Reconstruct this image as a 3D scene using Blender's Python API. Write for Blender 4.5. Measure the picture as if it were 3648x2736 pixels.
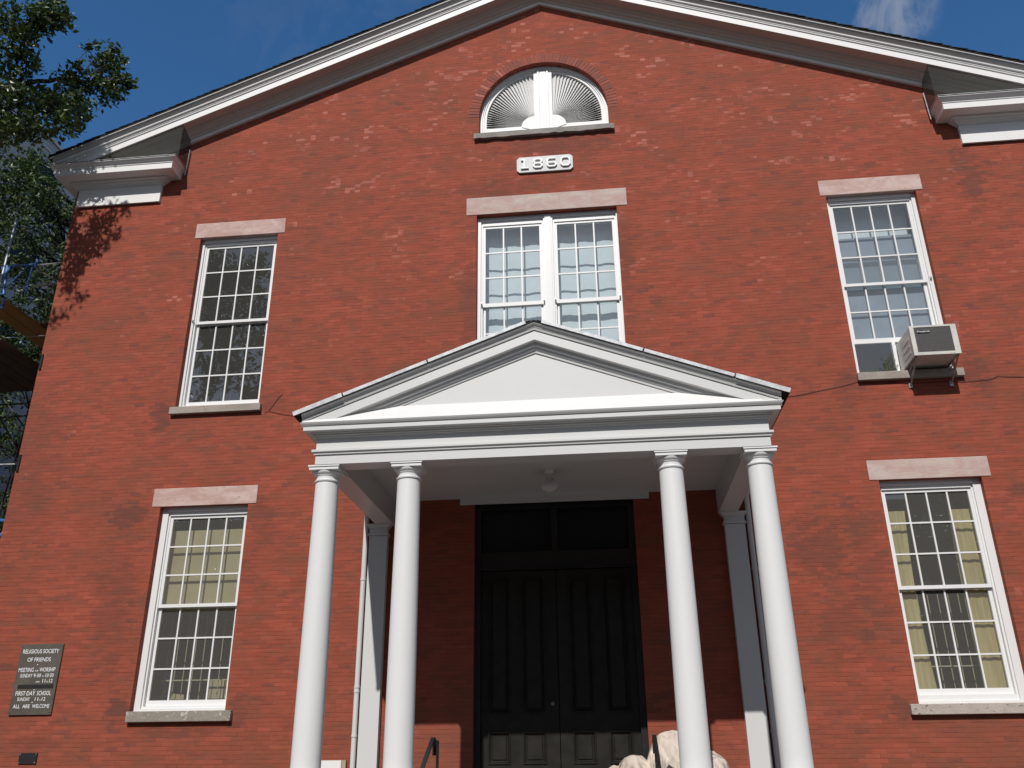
import bpy, bmesh, math, random
from mathutils import Vector, Matrix
from mathutils.geometry import tessellate_polygon
random.seed(11)
for o in list(bpy.data.objects): bpy.data.objects.remove(o)
SC = bpy.context.scene
COL = SC.collection
PI = math.pi

# ------------------------------------------------------------------ camera
cam_d = bpy.data.cameras.new('camera')
cam = bpy.data.objects.new('camera', cam_d); COL.objects.link(cam)
cam_d.sensor_width = 36.0
cam_d.lens = 3112.18 * 36 / 3648
cam_d.clip_end = 3000
cam_d.clip_start = 0.1
def cam_axes(yaw, pitch, roll):
    cy, sy, cp, sp, cr, sr = math.cos(yaw), math.sin(yaw), math.cos(pitch), math.sin(pitch), math.cos(roll), math.sin(roll)
    f = Vector((sy*cp, cy*cp, sp)); r0 = Vector((cy, -sy, 0)); u0 = r0.cross(f)
    return cr*r0 + sr*u0, -sr*r0 + cr*u0, f
r_, u_, f_ = cam_axes(-.1016, .4033, -.0097)
cam.matrix_world = Matrix(((r_.x, u_.x, -f_.x, .782), (r_.y, u_.y, -f_.y, -14.3), (r_.z, u_.z, -f_.z, 1.6), (0, 0, 0, 1)))
SC.camera = cam

# ------------------------------------------------------------------ sun, sky, exposure
SUN_TO = Vector((-.12, -1, .925)).normalized()
EL = math.asin(SUN_TO.z); ROT = math.atan2(SUN_TO.x, SUN_TO.y)
sd = bpy.data.lights.new('sun', 'SUN'); sd.energy = 3.8; sd.angle = math.radians(.53); sd.color = (1, .965, .92)
sun = bpy.data.objects.new('sun', sd); COL.objects.link(sun)
sun.location = (-10, -40, 40)
sun.rotation_euler = (-SUN_TO).to_track_quat('-Z', 'Y').to_euler()
w = bpy.data.worlds.new('World'); SC.world = w; w.use_nodes = True
nt = w.node_tree; nt.nodes.clear()
def N(nt, t, **k):
    n = nt.nodes.new(t)
    for a, b in k.items(): setattr(n, a, b)
    return n
def V(nt, node, sock, v):
    if hasattr(v, 'is_output'): nt.links.new(v, node.inputs[sock])
    else: node.inputs[sock].default_value = v
def MA(nt, op, a, b=None, c=None, clamp=False):
    n = N(nt, 'ShaderNodeMath', operation=op, use_clamp=clamp)
    V(nt, n, 0, a)
    if b is not None: V(nt, n, 1, b)
    if c is not None: V(nt, n, 2, c)
    return n.outputs[0]
def MAPR(nt, v, a, b, c=0., d=1., smooth=True):
    n = N(nt, 'ShaderNodeMapRange', interpolation_type='SMOOTHSTEP' if smooth else 'LINEAR')
    V(nt, n, 0, v); n.inputs[1].default_value = a; n.inputs[2].default_value = b
    n.inputs[3].default_value = c; n.inputs[4].default_value = d
    return n.outputs[0]
def MIX(nt, f, a, b, mode='MIX'):
    n = N(nt, 'ShaderNodeMix', data_type='RGBA', blend_type=mode)
    V(nt, n, 0, f)
    for i, v in ((6, a), (7, b)):
        if isinstance(v, tuple) and len(v) == 3: v = v + (1,)
        V(nt, n, i, v)
    return n.outputs[2]
def NOISE(nt, vec, scale, detail=3., rough=.55, out=0, dist=0.):
    n = N(nt, 'ShaderNodeTexNoise')
    if vec is not None: nt.links.new(vec, n.inputs['Vector'])
    n.inputs['Scale'].default_value = scale; n.inputs['Detail'].default_value = detail
    n.inputs['Roughness'].default_value = rough; n.inputs['Distortion'].default_value = dist
    return n.outputs[out]
def SCALEV(nt, vec, s):
    n = N(nt, 'ShaderNodeMapping'); nt.links.new(vec, n.inputs[0]); n.inputs['Scale'].default_value = s
    return n.outputs[0]
sky = N(nt, 'ShaderNodeTexSky', sky_type='NISHITA', sun_disc=False)
sky.sun_elevation = EL; sky.sun_rotation = ROT
sky.air_density = 1.0; sky.dust_density = .15; sky.ozone_density = 3.0; sky.altitude = 200
tc = N(nt, 'ShaderNodeTexCoord')
gdir = tc.outputs['Generated']
def dotdir(v):
    n = N(nt, 'ShaderNodeVectorMath', operation='DOT_PRODUCT'); nt.links.new(gdir, n.inputs[0]); n.inputs[1].default_value = v
    return n.outputs['Value']
def pxdir(px, py):
    return (r_*((px-1824)/3112.18) - u_*((py-1368)/3112.18) + f_).normalized()
# a wispy cloud high to the right, a faint one to the left, broken cloud in the southern half of the sky
wis = NOISE(nt, SCALEV(nt, gdir, (9, 9, 5)), 3.2, 7, .62, dist=.6)
wm = MAPR(nt, wis, .40, .70)
c1 = MA(nt, 'MULTIPLY', wm, MAPR(nt, dotdir(pxdir(3170, 40)), math.cos(.052), math.cos(.012)))
c2 = MA(nt, 'MULTIPLY', MA(nt, 'MULTIPLY', wm, .05), MAPR(nt, dotdir(pxdir(1240, -30)), math.cos(.17), math.cos(.03)))
big = MAPR(nt, NOISE(nt, SCALEV(nt, gdir, (1, 1, 2.2)), 2.6, 6, .6, dist=.3), .44, .66)
south = MA(nt, 'MULTIPLY', big, MAPR(nt, dotdir((.35, -1, .1)), .15, .7))
cm = MA(nt, 'MINIMUM', MA(nt, 'ADD', MA(nt, 'ADD', MA(nt, 'MULTIPLY', c1, .55), c2), MA(nt, 'MULTIPLY', south, .45)), 1.)
hsv = N(nt, 'ShaderNodeHueSaturation'); nt.links.new(sky.outputs[0], hsv.inputs['Color'])
hsv.inputs['Saturation'].default_value = 1.24; hsv.inputs['Value'].default_value = 1.38
dim = MAPR(nt, dotdir((0, -.95, .3)), -.15, .55, 1., .72)  # dims the unseen southern sky to weaken the fill in the shadows
hs2 = N(nt, 'ShaderNodeHueSaturation'); nt.links.new(sky.outputs[0], hs2.inputs['Color'])
hs2.inputs['Saturation'].default_value = .62; hs2.inputs['Value'].default_value = 1.30      # southern sky whitened, as haze would, to take blue out of the shadows
skyc = MIX(nt, MAPR(nt, dotdir((0, -.95, .3)), -.15, .45), hsv.outputs[0], hs2.outputs[0])
skyc = MIX(nt, 1., skyc, dim, 'MULTIPLY')
col = MIX(nt, cm, skyc, (4.2, 4.6, 5.2))
bg = N(nt, 'ShaderNodeBackground'); nt.links.new(col, bg.inputs[0]); bg.inputs[1].default_value = .085
wo = N(nt, 'ShaderNodeOutputWorld'); nt.links.new(bg.outputs[0], wo.inputs[0])
SC.view_settings.view_transform = 'Standard'; SC.view_settings.look = 'None'
SC.view_settings.exposure = 0; SC.view_settings.gamma = 1

# ------------------------------------------------------------------ object helpers
ORG = {}
def setp(o, label=None, cat=None, group=None, kind=None):
    if label: o['label'] = label
    if cat: o['category'] = cat
    if group: o['group'] = group
    if kind: o['kind'] = kind
    return o
def thing(name, loc, label, cat, group=None):
    o = bpy.data.objects.new(name, None); COL.objects.link(o); o.location = loc; o.empty_display_size = .3
    ORG[o.name] = Vector(loc)
    return setp(o, label, cat, group)
class MB:
    def __init__(s): s.v = []; s.f = []; s.m = []; s.cur = 0
    def quad(s, pts):
        b = len(s.v); s.v += [tuple(p) for p in pts]; s.f.append(tuple(range(b, b+len(pts)))); s.m.append(s.cur); return s
    def box(s, x0, x1, y0, y1, z0, z1):
        if x0 > x1: x0, x1 = x1, x0
        if y0 > y1: y0, y1 = y1, y0
        if z0 > z1: z0, z1 = z1, z0
        b = len(s.v)
        s.v += [(x0,y0,z0),(x1,y0,z0),(x1,y1,z0),(x0,y1,z0),(x0,y0,z1),(x1,y0,z1),(x1,y1,z1),(x0,y1,z1)]
        for q in ((0,3,2,1),(4,5,6,7),(0,1,5,4),(1,2,6,5),(2,3,7,6),(3,0,4,7)):
            s.f.append(tuple(b+i for i in q)); s.m.append(s.cur)
        return s
    def obox(s, c, ax, ay, az, hx, hy, hz):
        b = len(s.v)
        for sx, sy, sz in ((-1,-1,-1),(1,-1,-1),(1,1,-1),(-1,1,-1),(-1,-1,1),(1,-1,1),(1,1,1),(-1,1,1)):
            s.v.append(tuple(Vector(c)+ax*hx*sx+ay*hy*sy+az*hz*sz))
        for q in ((0,3,2,1),(4,5,6,7),(0,1,5,4),(1,2,6,5),(2,3,7,6),(3,0,4,7)):
            s.f.append(tuple(b+i for i in q)); s.m.append(s.cur)
        return s
    def bar(s, a, b, wx, wy):
        a, b = Vector(a), Vector(b); d = (b-a); L = d.length; d.normalize()
        up = Vector((0,0,1)) if abs(d.z) < .95 else Vector((0,1,0))
        x = d.cross(up).normalized(); y = x.cross(d)
        return s.obox((a+b)/2, x, y, d, wx/2, wy/2, L/2)
    def tube(s, pts, rad, n=8, cap=True):
        pts = [Vector(p) for p in pts]
        rads = rad if isinstance(rad, (list, tuple)) else [rad]*len(pts)
        rings = []; px = None
        for i, p in enumerate(pts):
            d = (pts[min(i+1, len(pts)-1)] - pts[max(i-1, 0)]).normalized()
            if px is None:
                up = Vector((0,0,1)) if abs(d.z) < .9 else Vector((1,0,0)); x = d.cross(up).normalized()
            else: x = (px - d*px.dot(d)).normalized()
            px = x; y = d.cross(x)
            b = len(s.v); rings.append(b)
            for k in range(n):
                a = 2*PI*k/n; s.v.append(tuple(p + (x*math.cos(a) + y*math.sin(a))*rads[i]))
        for i in range(len(rings)-1):
            for k in range(n):
                s.f.append((rings[i]+k, rings[i]+(k+1)%n, rings[i+1]+(k+1)%n, rings[i+1]+k)); s.m.append(s.cur)
        if cap:
            s.f.append(tuple(rings[0]+k for k in reversed(range(n)))); s.m.append(s.cur)
            s.f.append(tuple(rings[-1]+k for k in range(n))); s.m.append(s.cur)
        return s
    def lathe(s, prof, c=(0,0,0), n=32, cap=True):
        rings = []
        for r, z in prof:
            b = len(s.v); rings.append(b)
            for k in range(n):
                a = 2*PI*k/n; s.v.append((c[0]+r*math.cos(a), c[1]+r*math.sin(a), c[2]+z))
        for i in range(len(rings)-1):
            for k in range(n):
                s.f.append((rings[i]+k, rings[i]+(k+1)%n, rings[i+1]+(k+1)%n, rings[i+1]+k)); s.m.append(s.cur)
        if cap:
            s.f.append(tuple(rings[0]+k for k in reversed(range(n)))); s.m.append(s.cur)
            s.f.append(tuple(rings[-1]+k for k in range(n))); s.m.append(s.cur)
        return s
    def loft(s, rows, closed=False, caps=False, mats=None):
        ids = []
        for r in rows:
            b = len(s.v); s.v += [tuple(p) for p in r]; ids.append([b+i for i in range(len(r))])
        n = len(ids[0])
        for i in range(len(ids)-1):
            for k in range(n if closed else n-1):
                s.f.append((ids[i][k], ids[i][(k+1)%n], ids[i+1][(k+1)%n], ids[i+1][k])); s.m.append(mats[k] if mats else s.cur)
        if caps:
            s.f.append(tuple(reversed(ids[0]))); s.m.append(s.cur); s.f.append(tuple(ids[-1])); s.m.append(s.cur)
        return s
    def poly_extrude(s, pts2, plane_y0, plane_y1):      # polygon in x,z extruded along y (front face at y0)
        n = len(pts2); b = len(s.v)
        s.v += [(p[0], plane_y0, p[1]) for p in pts2] + [(p[0], plane_y1, p[1]) for p in pts2]
        for t in tessellate_polygon([[Vector((p[0], p[1], 0)) for p in pts2]]):
            s.f.append(tuple(b+i for i in t)); s.m.append(s.cur); s.f.append(tuple(b+n+i for i in reversed(t))); s.m.append(s.cur)
        for i in range(n):
            j = (i+1) % n; s.f.append((b+i, b+j, b+n+j, b+n+i)); s.m.append(s.cur)
        return s
def obj(name, mb, mat, parent=None, smooth=False, loc=None, bevel=0):
    me = bpy.data.meshes.new(name)
    po = ORG[parent.name] if parent is not None else Vector((0,0,0))
    base = Vector(loc) if loc is not None else po
    me.from_pydata([tuple(Vector(v)-base) for v in mb.v], [], mb.f)
    bm = bmesh.new(); bm.from_mesh(me)
    if not getattr(mb, 'open', False): bmesh.ops.recalc_face_normals(bm, faces=bm.faces)
    bm.to_mesh(me); bm.free()
    if isinstance(mat, (list, tuple)):
        for m in mat: me.materials.append(m)
        for p, mi in zip(me.polygons, mb.m): p.material_index = mi
    else: me.materials.append(mat)
    if smooth:
        me.polygons.foreach_set('use_smooth', [True]*len(me.polygons))
        try: me.set_sharp_from_angle(angle=math.radians(smooth if smooth is not True else 40))
        except Exception: pass
    o = bpy.data.objects.new(name, me); COL.objects.link(o)
    if parent is not None: o.parent = parent
    o.location = base - po
    ORG[o.name] = base
    if bevel:
        bv = o.modifiers.new('bevel', 'BEVEL'); bv.width = bevel; bv.segments = 2; bv.limit_method = 'ANGLE'; bv.angle_limit = math.radians(40)
    return o
def copy_tree(o, parent, dloc=None):
    c = o.copy(); COL.objects.link(c)
    if parent is not None: c.parent = parent
    if dloc is not None: c.location = dloc
    for ch in list(o.children): copy_tree(ch, c)
    return c

# ------------------------------------------------------------------ materials
def mat_new(name):
    m = bpy.data.materials.new(name); m.use_nodes = True
    t = m.node_tree; t.nodes.clear()
    out = N(t, 'ShaderNodeOutputMaterial'); b = N(t, 'ShaderNodeBsdfPrincipled'); t.links.new(b.outputs[0], out.inputs[0])
    return m, t, b, out
def objco(t): return N(t, 'ShaderNodeTexCoord').outputs['Object']
def bump(t, b, h, strength=.3, dist=.01):
    n = N(t, 'ShaderNodeBump'); n.inputs['Strength'].default_value = strength; n.inputs['Distance'].default_value = dist
    t.links.new(h, n.inputs['Height']); t.links.new(n.outputs[0], b.inputs['Normal'])
def simple(name, c, rough=.6, var=.15, scale=4., spec=.5, metal=0., bmp=0., c2=None, stretch=None):
    m, t, b, out = mat_new(name)
    co = objco(t)
    if stretch: co = SCALEV(t, co, stretch)
    n = NOISE(t, co, scale, 5, .6)
    dark = c2 if c2 else tuple(x*(1-var) for x in c)
    lite = tuple(min(1, x*(1+var*.6)) for x in c)
    t.links.new(MIX(t, MAPR(t, n, .3, .7), dark, lite), b.inputs['Base Color'])
    b.inputs['Roughness'].default_value = rough; b.inputs['Metallic'].default_value = metal
    b.inputs['Specular IOR Level'].default_value = spec
    if bmp: bump(t, b, NOISE(t, co, scale*6, 4, .6), bmp, .01)
    return m

def brick_mat():
    m, t, b, out = mat_new('brick')
    co = objco(t)
    sep = N(t, 'ShaderNodeSeparateXYZ'); t.links.new(co, sep.inputs[0])
    x, y, z = sep.outputs
    wob = MA(t, 'MULTIPLY', MA(t, 'SUBTRACT', NOISE(t, SCALEV(t, co, (1.2, 1.2, 1.2)), 2., 2), .5), .016)
    v = MA(t, 'DIVIDE', MA(t, 'ADD', z, wob), .0665)
    row = MA(t, 'FLOOR', v); fv = MA(t, 'FRACT', v)
    u = MA(t, 'ADD', MA(t, 'DIVIDE', MA(t, 'ADD', x, y), .207), MA(t, 'MULTIPLY', MA(t, 'MODULO', row, 2.), .5))
    cl = MA(t, 'FLOOR', u); fu = MA(t, 'FRACT', u)
    cmb = N(t, 'ShaderNodeCombineXYZ'); t.links.new(cl, cmb.inputs[0]); t.links.new(row, cmb.inputs[1])
    wn = N(t, 'ShaderNodeTexWhiteNoise', noise_dimensions='2D'); t.links.new(cmb.outputs[0], wn.inputs['Vector'])
    rnd = wn.outputs['Value']
    wsep = N(t, 'ShaderNodeSeparateColor'); t.links.new(wn.outputs['Color'], wsep.inputs[0])
    r2, r3 = wsep.outputs[1], wsep.outputs[2]
    base = MIX(t, rnd, (.315, .069, .0375), (.372, .083, .046))
    # big soft weathering, then grey-brown grime, then streaks along the courses
    w1 = NOISE(t, SCALEV(t, co, (.55, .55, .8)), 1., 5, .62)
    base = MIX(t, MAPR(t, w1, .42, .68, 0, .6), base, (.245, .072, .042))
    w2 = NOISE(t, SCALEV(t, co, (2.2, 2.2, 7.)), 1., 6, .7)
    g2 = MA(t, 'MULTIPLY', MAPR(t, w2, .52, .70), MAPR(t, r2, .1, .7, .35, 1.))
    base = MIX(t, MA(t, 'MULTIPLY', g2, .55), base, (.14, .058, .046))
    w3 = NOISE(t, SCALEV(t, co, (1.6, 1.6, 15.)), 1., 5, .65)
    base = MIX(t, MAPR(t, w3, .48, .70, 0, .45), base, (.165, .055, .036))
    w4 = NOISE(t, SCALEV(t, co, (1., 1., 2.2)), 1.7, 6, .72, dist=.5)
    base = MIX(t, MA(t, 'MULTIPLY', MAPR(t, w4, .45, .64, 0, .74), MAPR(t, r3, 0., 1., .6, 1.)), base, (.185, .074, .046))
    low = MA(t, 'MULTIPLY', MAPR(t, z, 3.2, 1.2, 0., .45), MAPR(t, w1, .3, .6, .4, 1.))
    base = MIX(t, low, base, (.20, .078, .046))
    # bright orange-red bricks
    base = MIX(t, MA(t, 'MULTIPLY', MA(t, 'GREATER_THAN', r3, .8), MAPR(t, w1, .35, .6, .55, .05)), base, (.43, .10, .058))
    # dark burnt bricks
    base = MIX(t, MA(t, 'MULTIPLY', MA(t, 'GREATER_THAN', r2, .91), MAPR(t, w2, .40, .62, .05, .5)), base, (.13, .05, .044))
    # pale worn pink bricks, gathered in patches towards the gable
    pm = NOISE(t, SCALEV(t, co, (.9, .9, 1.1)), 1.3, 4, .6)
    up = MAPR(t, z, 6., 14., 0., .16, smooth=False)
    cmb2 = N(t, 'ShaderNodeCombineXYZ'); t.links.new(MA(t, 'FLOOR', MA(t, 'MULTIPLY', u, 2.)), cmb2.inputs[0]); t.links.new(MA(t, 'ADD', row, 37.), cmb2.inputs[1])
    wn2 = N(t, 'ShaderNodeTexWhiteNoise', noise_dimensions='2D'); t.links.new(cmb2.outputs[0], wn2.inputs['Vector'])
    pp = MA(t, 'MULTIPLY', MAPR(t, MA(t, 'ADD', pm, up), .625, .82), MA(t, 'MAXIMUM', MA(t, 'GREATER_THAN', wn2.outputs['Value'], .86), MA(t, 'MULTIPLY', MA(t, 'GREATER_THAN', rnd, .93), .8)))
    part = NOISE(t, co, 14., 3, .6)
    base = MIX(t, MA(t, 'MULTIPLY', MA(t, 'MULTIPLY', pp, .75), MAPR(t, part, .22, .42)), base, (.54, .20, .155))
    spk = MAPR(t, NOISE(t, SCALEV(t, co, (4., 4., 11.)), 2.2, 4, .5), .70, .76)
    base = MIX(t, MA(t, 'MULTIPLY', spk, .55), base, (.5, .22, .18))
    # soot marks where water runs off lintels and sills
    for (cx, cz, rx, rz, k) in ((-7.55,5.55,.42,.22,.8),(-5.0,5.4,.30,.5,.55),(-7.15,2.35,.22,.25,.9),(-5.1,2.3,.2,.22,.75),(-7.2,7.45,.22,.35,.8),(-5.1,7.6,.3,.3,.5),
        (5.1,2.2,.2,.25,.7),(5.1,7.3,.25,.35,.6),(7.2,7.5,.3,.4,.75),(.2,12.9,1.2,.28,.65),(-.8,11.98,.9,.3,.5),(7.95,11.6,.28,.9,.75),(1.45,10.2,.22,.9,.5),(-1.45,9.4,.22,1.2,.5),
        (4.2,4.6,.6,.55,.7),(4.4,3.4,.4,.5,.5),(-9.2,3.05,.5,.06,.8),(7.6,5.45,.5,.15,.7),(-7.5,4.0,.4,1.3,.5),(4.95,4.4,.35,1.1,.45),(-9.5,6.5,.5,1.8,.4),(-8.5,1.85,.4,.12,.5),(-6.1,2.0,.7,.1,.5)):
        dx = MA(t, 'DIVIDE', MA(t, 'SUBTRACT', x, cx), rx); dz = MA(t, 'DIVIDE', MA(t, 'SUBTRACT', z, cz), rz)
        d = MA(t, 'ADD', MA(t, 'MULTIPLY', dx, dx), MA(t, 'MULTIPLY', dz, dz))
        d = MA(t, 'ADD', d, MA(t, 'MULTIPLY', MA(t, 'ADD', MA(t, 'SUBTRACT', w2, .5), MA(t, 'MULTIPLY', MA(t, 'SUBTRACT', r2, .5), .22)), 5.5))
        base = MIX(t, MAPR(t, d, 1.0, .2, 0., k*.72), base, (.092, .047, .038))
    # courses: thin, uneven, brick-coloured joints
    js = NOISE(t, SCALEV(t, co, (3., 3., 9.)), 1.2, 4, .6)
    hj = MA(t, 'MULTIPLY', MAPR(t, MA(t, 'ABSOLUTE', MA(t, 'SUBTRACT', fv, .5)), .37, .46), MAPR(t, js, .36, .62, .15, 1.))
    vj = MA(t, 'MULTIPLY', MAPR(t, MA(t, 'ABSOLUTE', MA(t, 'SUBTRACT', fu, .5)), .475, .49), MAPR(t, js, .4, .65, .05, .5))
    jm = MA(t, 'MAXIMUM', hj, vj)
    base = MIX(t, MA(t, 'MULTIPLY', jm, .52), base, (.18, .038, .019))
    lime = MA(t, 'MULTIPLY', MAPR(t, MA(t, 'ABSOLUTE', MA(t, 'SUBTRACT', fv, .5)), .44, .49), MAPR(t, NOISE(t, SCALEV(t, co, (1.3, 1.3, 7)), 2.1, 4, .55), .66, .74))
    base = MIX(t, MA(t, 'MULTIPLY', lime, .5), base, (.5, .36, .3))
    fine = NOISE(t, co, 60., 3, .6)
    base = MIX(t, MAPR(t, fine, .3, .7, .0, .28), base, (.14, .045, .034))
    t.links.new(base, b.inputs['Base Color'])
    b.inputs['Roughness'].default_value = .85; b.inputs['Specular IOR Level'].default_value = .25
    h = MA(t, 'ADD', MA(t, 'MULTIPLY', MA(t, 'SUBTRACT', 1., jm), .6), MA(t, 'ADD', MA(t, 'MULTIPLY', fine, .4), MA(t, 'MULTIPLY', rnd, .35)))
    bump(t, b, h, .55, .008)
    return m
M = {}
M['brick'] = brick_mat()
def voussoir_mat():
    m, t, b, out = mat_new('voussoir')
    g = N(t, 'ShaderNodeNewGeometry'); r = g.outputs['Random Per Island']
    co = objco(t)
    c = MIX(t, r, (.20, .062, .043), (.33, .08, .052))
    c = MIX(t, MA(t, 'MULTIPLY', MA(t, 'GREATER_THAN', r, .93), .7), c, (.5, .17, .13))
    c = MIX(t, MAPR(t, NOISE(t, co, 9., 4, .6), .4, .7, 0, .6), c, (.16, .058, .044))
    t.links.new(c, b.inputs['Base Color']); b.inputs['Roughness'].default_value = .85
    bump(t, b, NOISE(t, co, 50., 3, .6), .4, .006)
    return m
M['voussoir'] = voussoir_mat()
def paint(name, c, rough=.42, dirt=.10, bmp=.06):
    m, t, b, out = mat_new(name)
    co = objco(t)
    n = NOISE(t, SCALEV(t, co, (1, 1, .35)), 5., 6, .62)
    n2 = NOISE(t, co, 1.3, 4, .6)
    cc = MIX(t, MAPR(t, n, .45, .8, 0, dirt), c, tuple(a*.72 for a in c))
    cc = MIX(t, MAPR(t, n2, .4, .75, 0, dirt*.7), cc, (c[0]*.86, c[1]*.84, c[2]*.80))
    t.links.new(cc, b.inputs['Base Color'])
    b.inputs['Roughness'].default_value = rough; b.inputs['Specular IOR Level'].default_value = .4
    bump(t, b, NOISE(t, SCALEV(t, co, (1, 1, .5)), 22., 4, .6), bmp, .01)
    return m
M['white'] = paint('white_paint', (.76, .755, .745), .42, .05, .02)
M['white2'] = paint('white_paint_old', (.80, .795, .785), .5, .22, .2)
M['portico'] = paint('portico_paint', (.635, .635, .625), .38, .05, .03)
M['portico2'] = paint('louvre_paint', (.69, .685, .68), .45, .15, .12)
M['plaque_ground'] = paint('plaque_ground_paint', (.56, .555, .55), .5, .2, .15)
M['soffit'] = paint('soffit_paint', (.54, .49, .445), .6, .2, .04)  # dirty brownish tone, darkened as well for the shade under the rake
M['rake_shade'] = paint('rake_shade_paint', (.50, .48, .465), .5, .2, .04)  # greyer copy of the cornice paint: roof-edge shade put into the colour
M['col'] = paint('column_paint', (.75, .75, .745), .4, .05, .025)
M['trim'] = paint('cornice_paint', (.78, .765, .75), .5, .10, .03)
def stone(name, a, bcol, ccol=None, scale=3.):
    m, t, b, out = mat_new(name)
    co = objco(t)
    n = NOISE(t, SCALEV(t, co, (.8, .8, 1.8)), scale, 6, .65, dist=.6)
    c = MIX(t, MAPR(t, n, .35, .68), a, bcol)
    if ccol: c = MIX(t, MAPR(t, NOISE(t, SCALEV(t, co, (1, 1, 1.5)), scale*3.2, 5, .65, dist=1.), .56, .66, 0, .85), c, ccol)
    c = MIX(t, MAPR(t, NOISE(t, SCALEV(t, co, (1.5, 1.5, 7)), 12., 4, .6), .62, .72, 0, .35), c, (.8, .7, .66))
    c = MIX(t, MAPR(t, NOISE(t, co, 90., 2, .5), .35, .7, 0, .3), c, tuple(q*.6 for q in a))
    t.links.new(c, b.inputs['Base Color']); b.inputs['Roughness'].default_value = .8; b.inputs['Specular IOR Level'].default_value = .25
    bump(t, b, MA(t, 'ADD', NOISE(t, co, 40., 4, .65), MA(t, 'MULTIPLY', n, 2.)), .35, .01)
    return m
M['lintel'] = stone('brownstone', (.49, .315, .275), (.63, .475, .43), (.40, .29, .26), 2.4)
M['lintel2'] = stone('brownstone_grey', (.50, .335, .295), (.57, .485, .435), (.44, .36, .33), 2.4)
M['sill'] = stone('sill_stone', (.30, .26, .22), (.40, .345, .30))
M['sill_dirty'] = stone('sill_stone_stained', (.26, .225, .19), (.33, .29, .25), (.72, .70, .66), 3.)
M['sill_black'] = stone('sill_stone_sooty', (.42, .37, .32), (.5, .43, .38), (.10, .09, .095), 3.4)
M['sill_slate'] = stone('sill_slate', (.24, .22, .20), (.32, .295, .27))
M['door'] = simple('door_paint', (.022, .0205, .017), .36, .25, 5., .3, bmp=.05)
M['doorframe'] = simple('door_frame_paint', (.018, .017, .016), .4, .2, 5., .4)
M['roof'] = simple('shingle', (.022, .021, .021), .85, .4, 12., .3, bmp=.5)
M['lead'] = simple('lead_flashing', (.50, .51, .53), .45, .3, 8., .5)
M['metaledge'] = simple('painted_metal_edge', (.62, .63, .65), .35, .25, 14., .5, bmp=.15)
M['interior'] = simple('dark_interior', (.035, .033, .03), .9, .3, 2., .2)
M['plate'] = simple('bronze_plate', (.092, .079, .063), .55, .25, 3., .5, bmp=.05)
M['platedark'] = simple('dark_strip', (.018, .016, .017), .5, .2, 5., .4)
M['letter'] = simple('white_lettering', (.82, .82, .82), .5, .05, 9.)
M['iron'] = simple('black_iron', (.012, .012, .013), .35, .3, 9., .5, bmp=.05)
M['beige'] = simple('beige_enamel', (.60, .575, .53), .4, .12, 5., .5)
M['grille'] = simple('grille_metal', (.115, .105, .105), .5, .2, 40., .5)
M['canvas'] = simple('canvas', (.63, .54, .45), .8, .12, 3., .2, bmp=.15)
def canvas_mat():
    m, t, b, out = mat_new('canvas')
    co = objco(t)
    n = NOISE(t, co, 3., 5, .6)
    t.links.new(MIX(t, MAPR(t, n, .3, .7), (.56, .475, .40), (.66, .575, .49)), b.inputs['Base Color'])
    b.inputs['Roughness'].default_value = .8; b.inputs['Specular IOR Level'].default_value = .2
    def vor(sc, st):
        v = N(t, 'ShaderNodeTexVoronoi', feature='F1'); t.links.new(SCALEV(t, co, st), v.inputs['Vector']); v.inputs['Scale'].default_value = sc
        return v.outputs['Distance']
    wob = NOISE(t, co, 6., 2, .5)
    h = MA(t, 'ADD', MA(t, 'ADD', vor(3.6, (1, 1, .55)), MA(t, 'MULTIPLY', vor(8.5, (1, 1, .7)), .4)), MA(t, 'MULTIPLY', wob, .25))
    bump(t, b, h, .9, .085)
    return m
M['canvas'] = canvas_mat()
M['shade_beige'] = simple('beige_shade', (.40, .335, .21), .9, .10, 2., .1)
M['shade_white'] = simple('white_shade', (.70, .77, .80), .9, .05, 2., .1)
M['shade_grey'] = simple('grey_shade', (.28, .325, .385), .9, .15, 1.5, .1)
M['curtain'] = simple('yellow_curtain', (.46, .37, .19), .9, .18, 3., .1, stretch=(6, 6, .4))
M['bars'] = simple('interior_bars', (.42, .36, .24), .5, .1, 5.)
M['bluesteel'] = simple('blue_painted_steel', (.05, .15, .40), .35, .3, 9., .5)
M['galv'] = simple('galvanised_tube', (.38, .38, .38), .35, .3, 9., .5, metal=.6)
M['rusty'] = simple('rusty_dark_steel', (.05, .04, .036), .6, .4, 9., .4)
M['plank'] = simple('orange_plank', (.36, .20, .07), .75, .25, 3., .2, stretch=(8, .6, 8))
M['plankdark'] = simple('weathered_plank', (.085, .062, .042), .85, .35, 3., .2, stretch=(8, .6, 8))
M['siding'] = None
M['brick_far'] = simple('far_brick', (.10, .05, .04), .9, .25, 1.)
M['asphalt'] = simple('asphalt', (.05, .05, .052), .9, .25, 3., .3, bmp=.3)
M['concrete'] = simple('concrete', (.13, .12, .11), .9, .18, 1.5, .3, bmp=.2)
M['bluestone'] = simple('bluestone', (.17, .165, .16), .85, .2, 2., .3, bmp=.2)
M['bark'] = simple('bark', (.045, .036, .03), .9, .4, 6., .2, bmp=.6)
M['knob'] = simple('worn_brass', (.20, .17, .12), .4, .2, 9., .5)
M['globe'] = simple('opal_glass', (.62, .61, .60), .15, .04, 4., .5)
M['cable'] = simple('cable_jacket', (.045, .028, .024), .6, .2, 9.)
M['slateglass'] = simple('dark_glazing', (.012, .013, .014), .25, .2, 1., .25)
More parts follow.
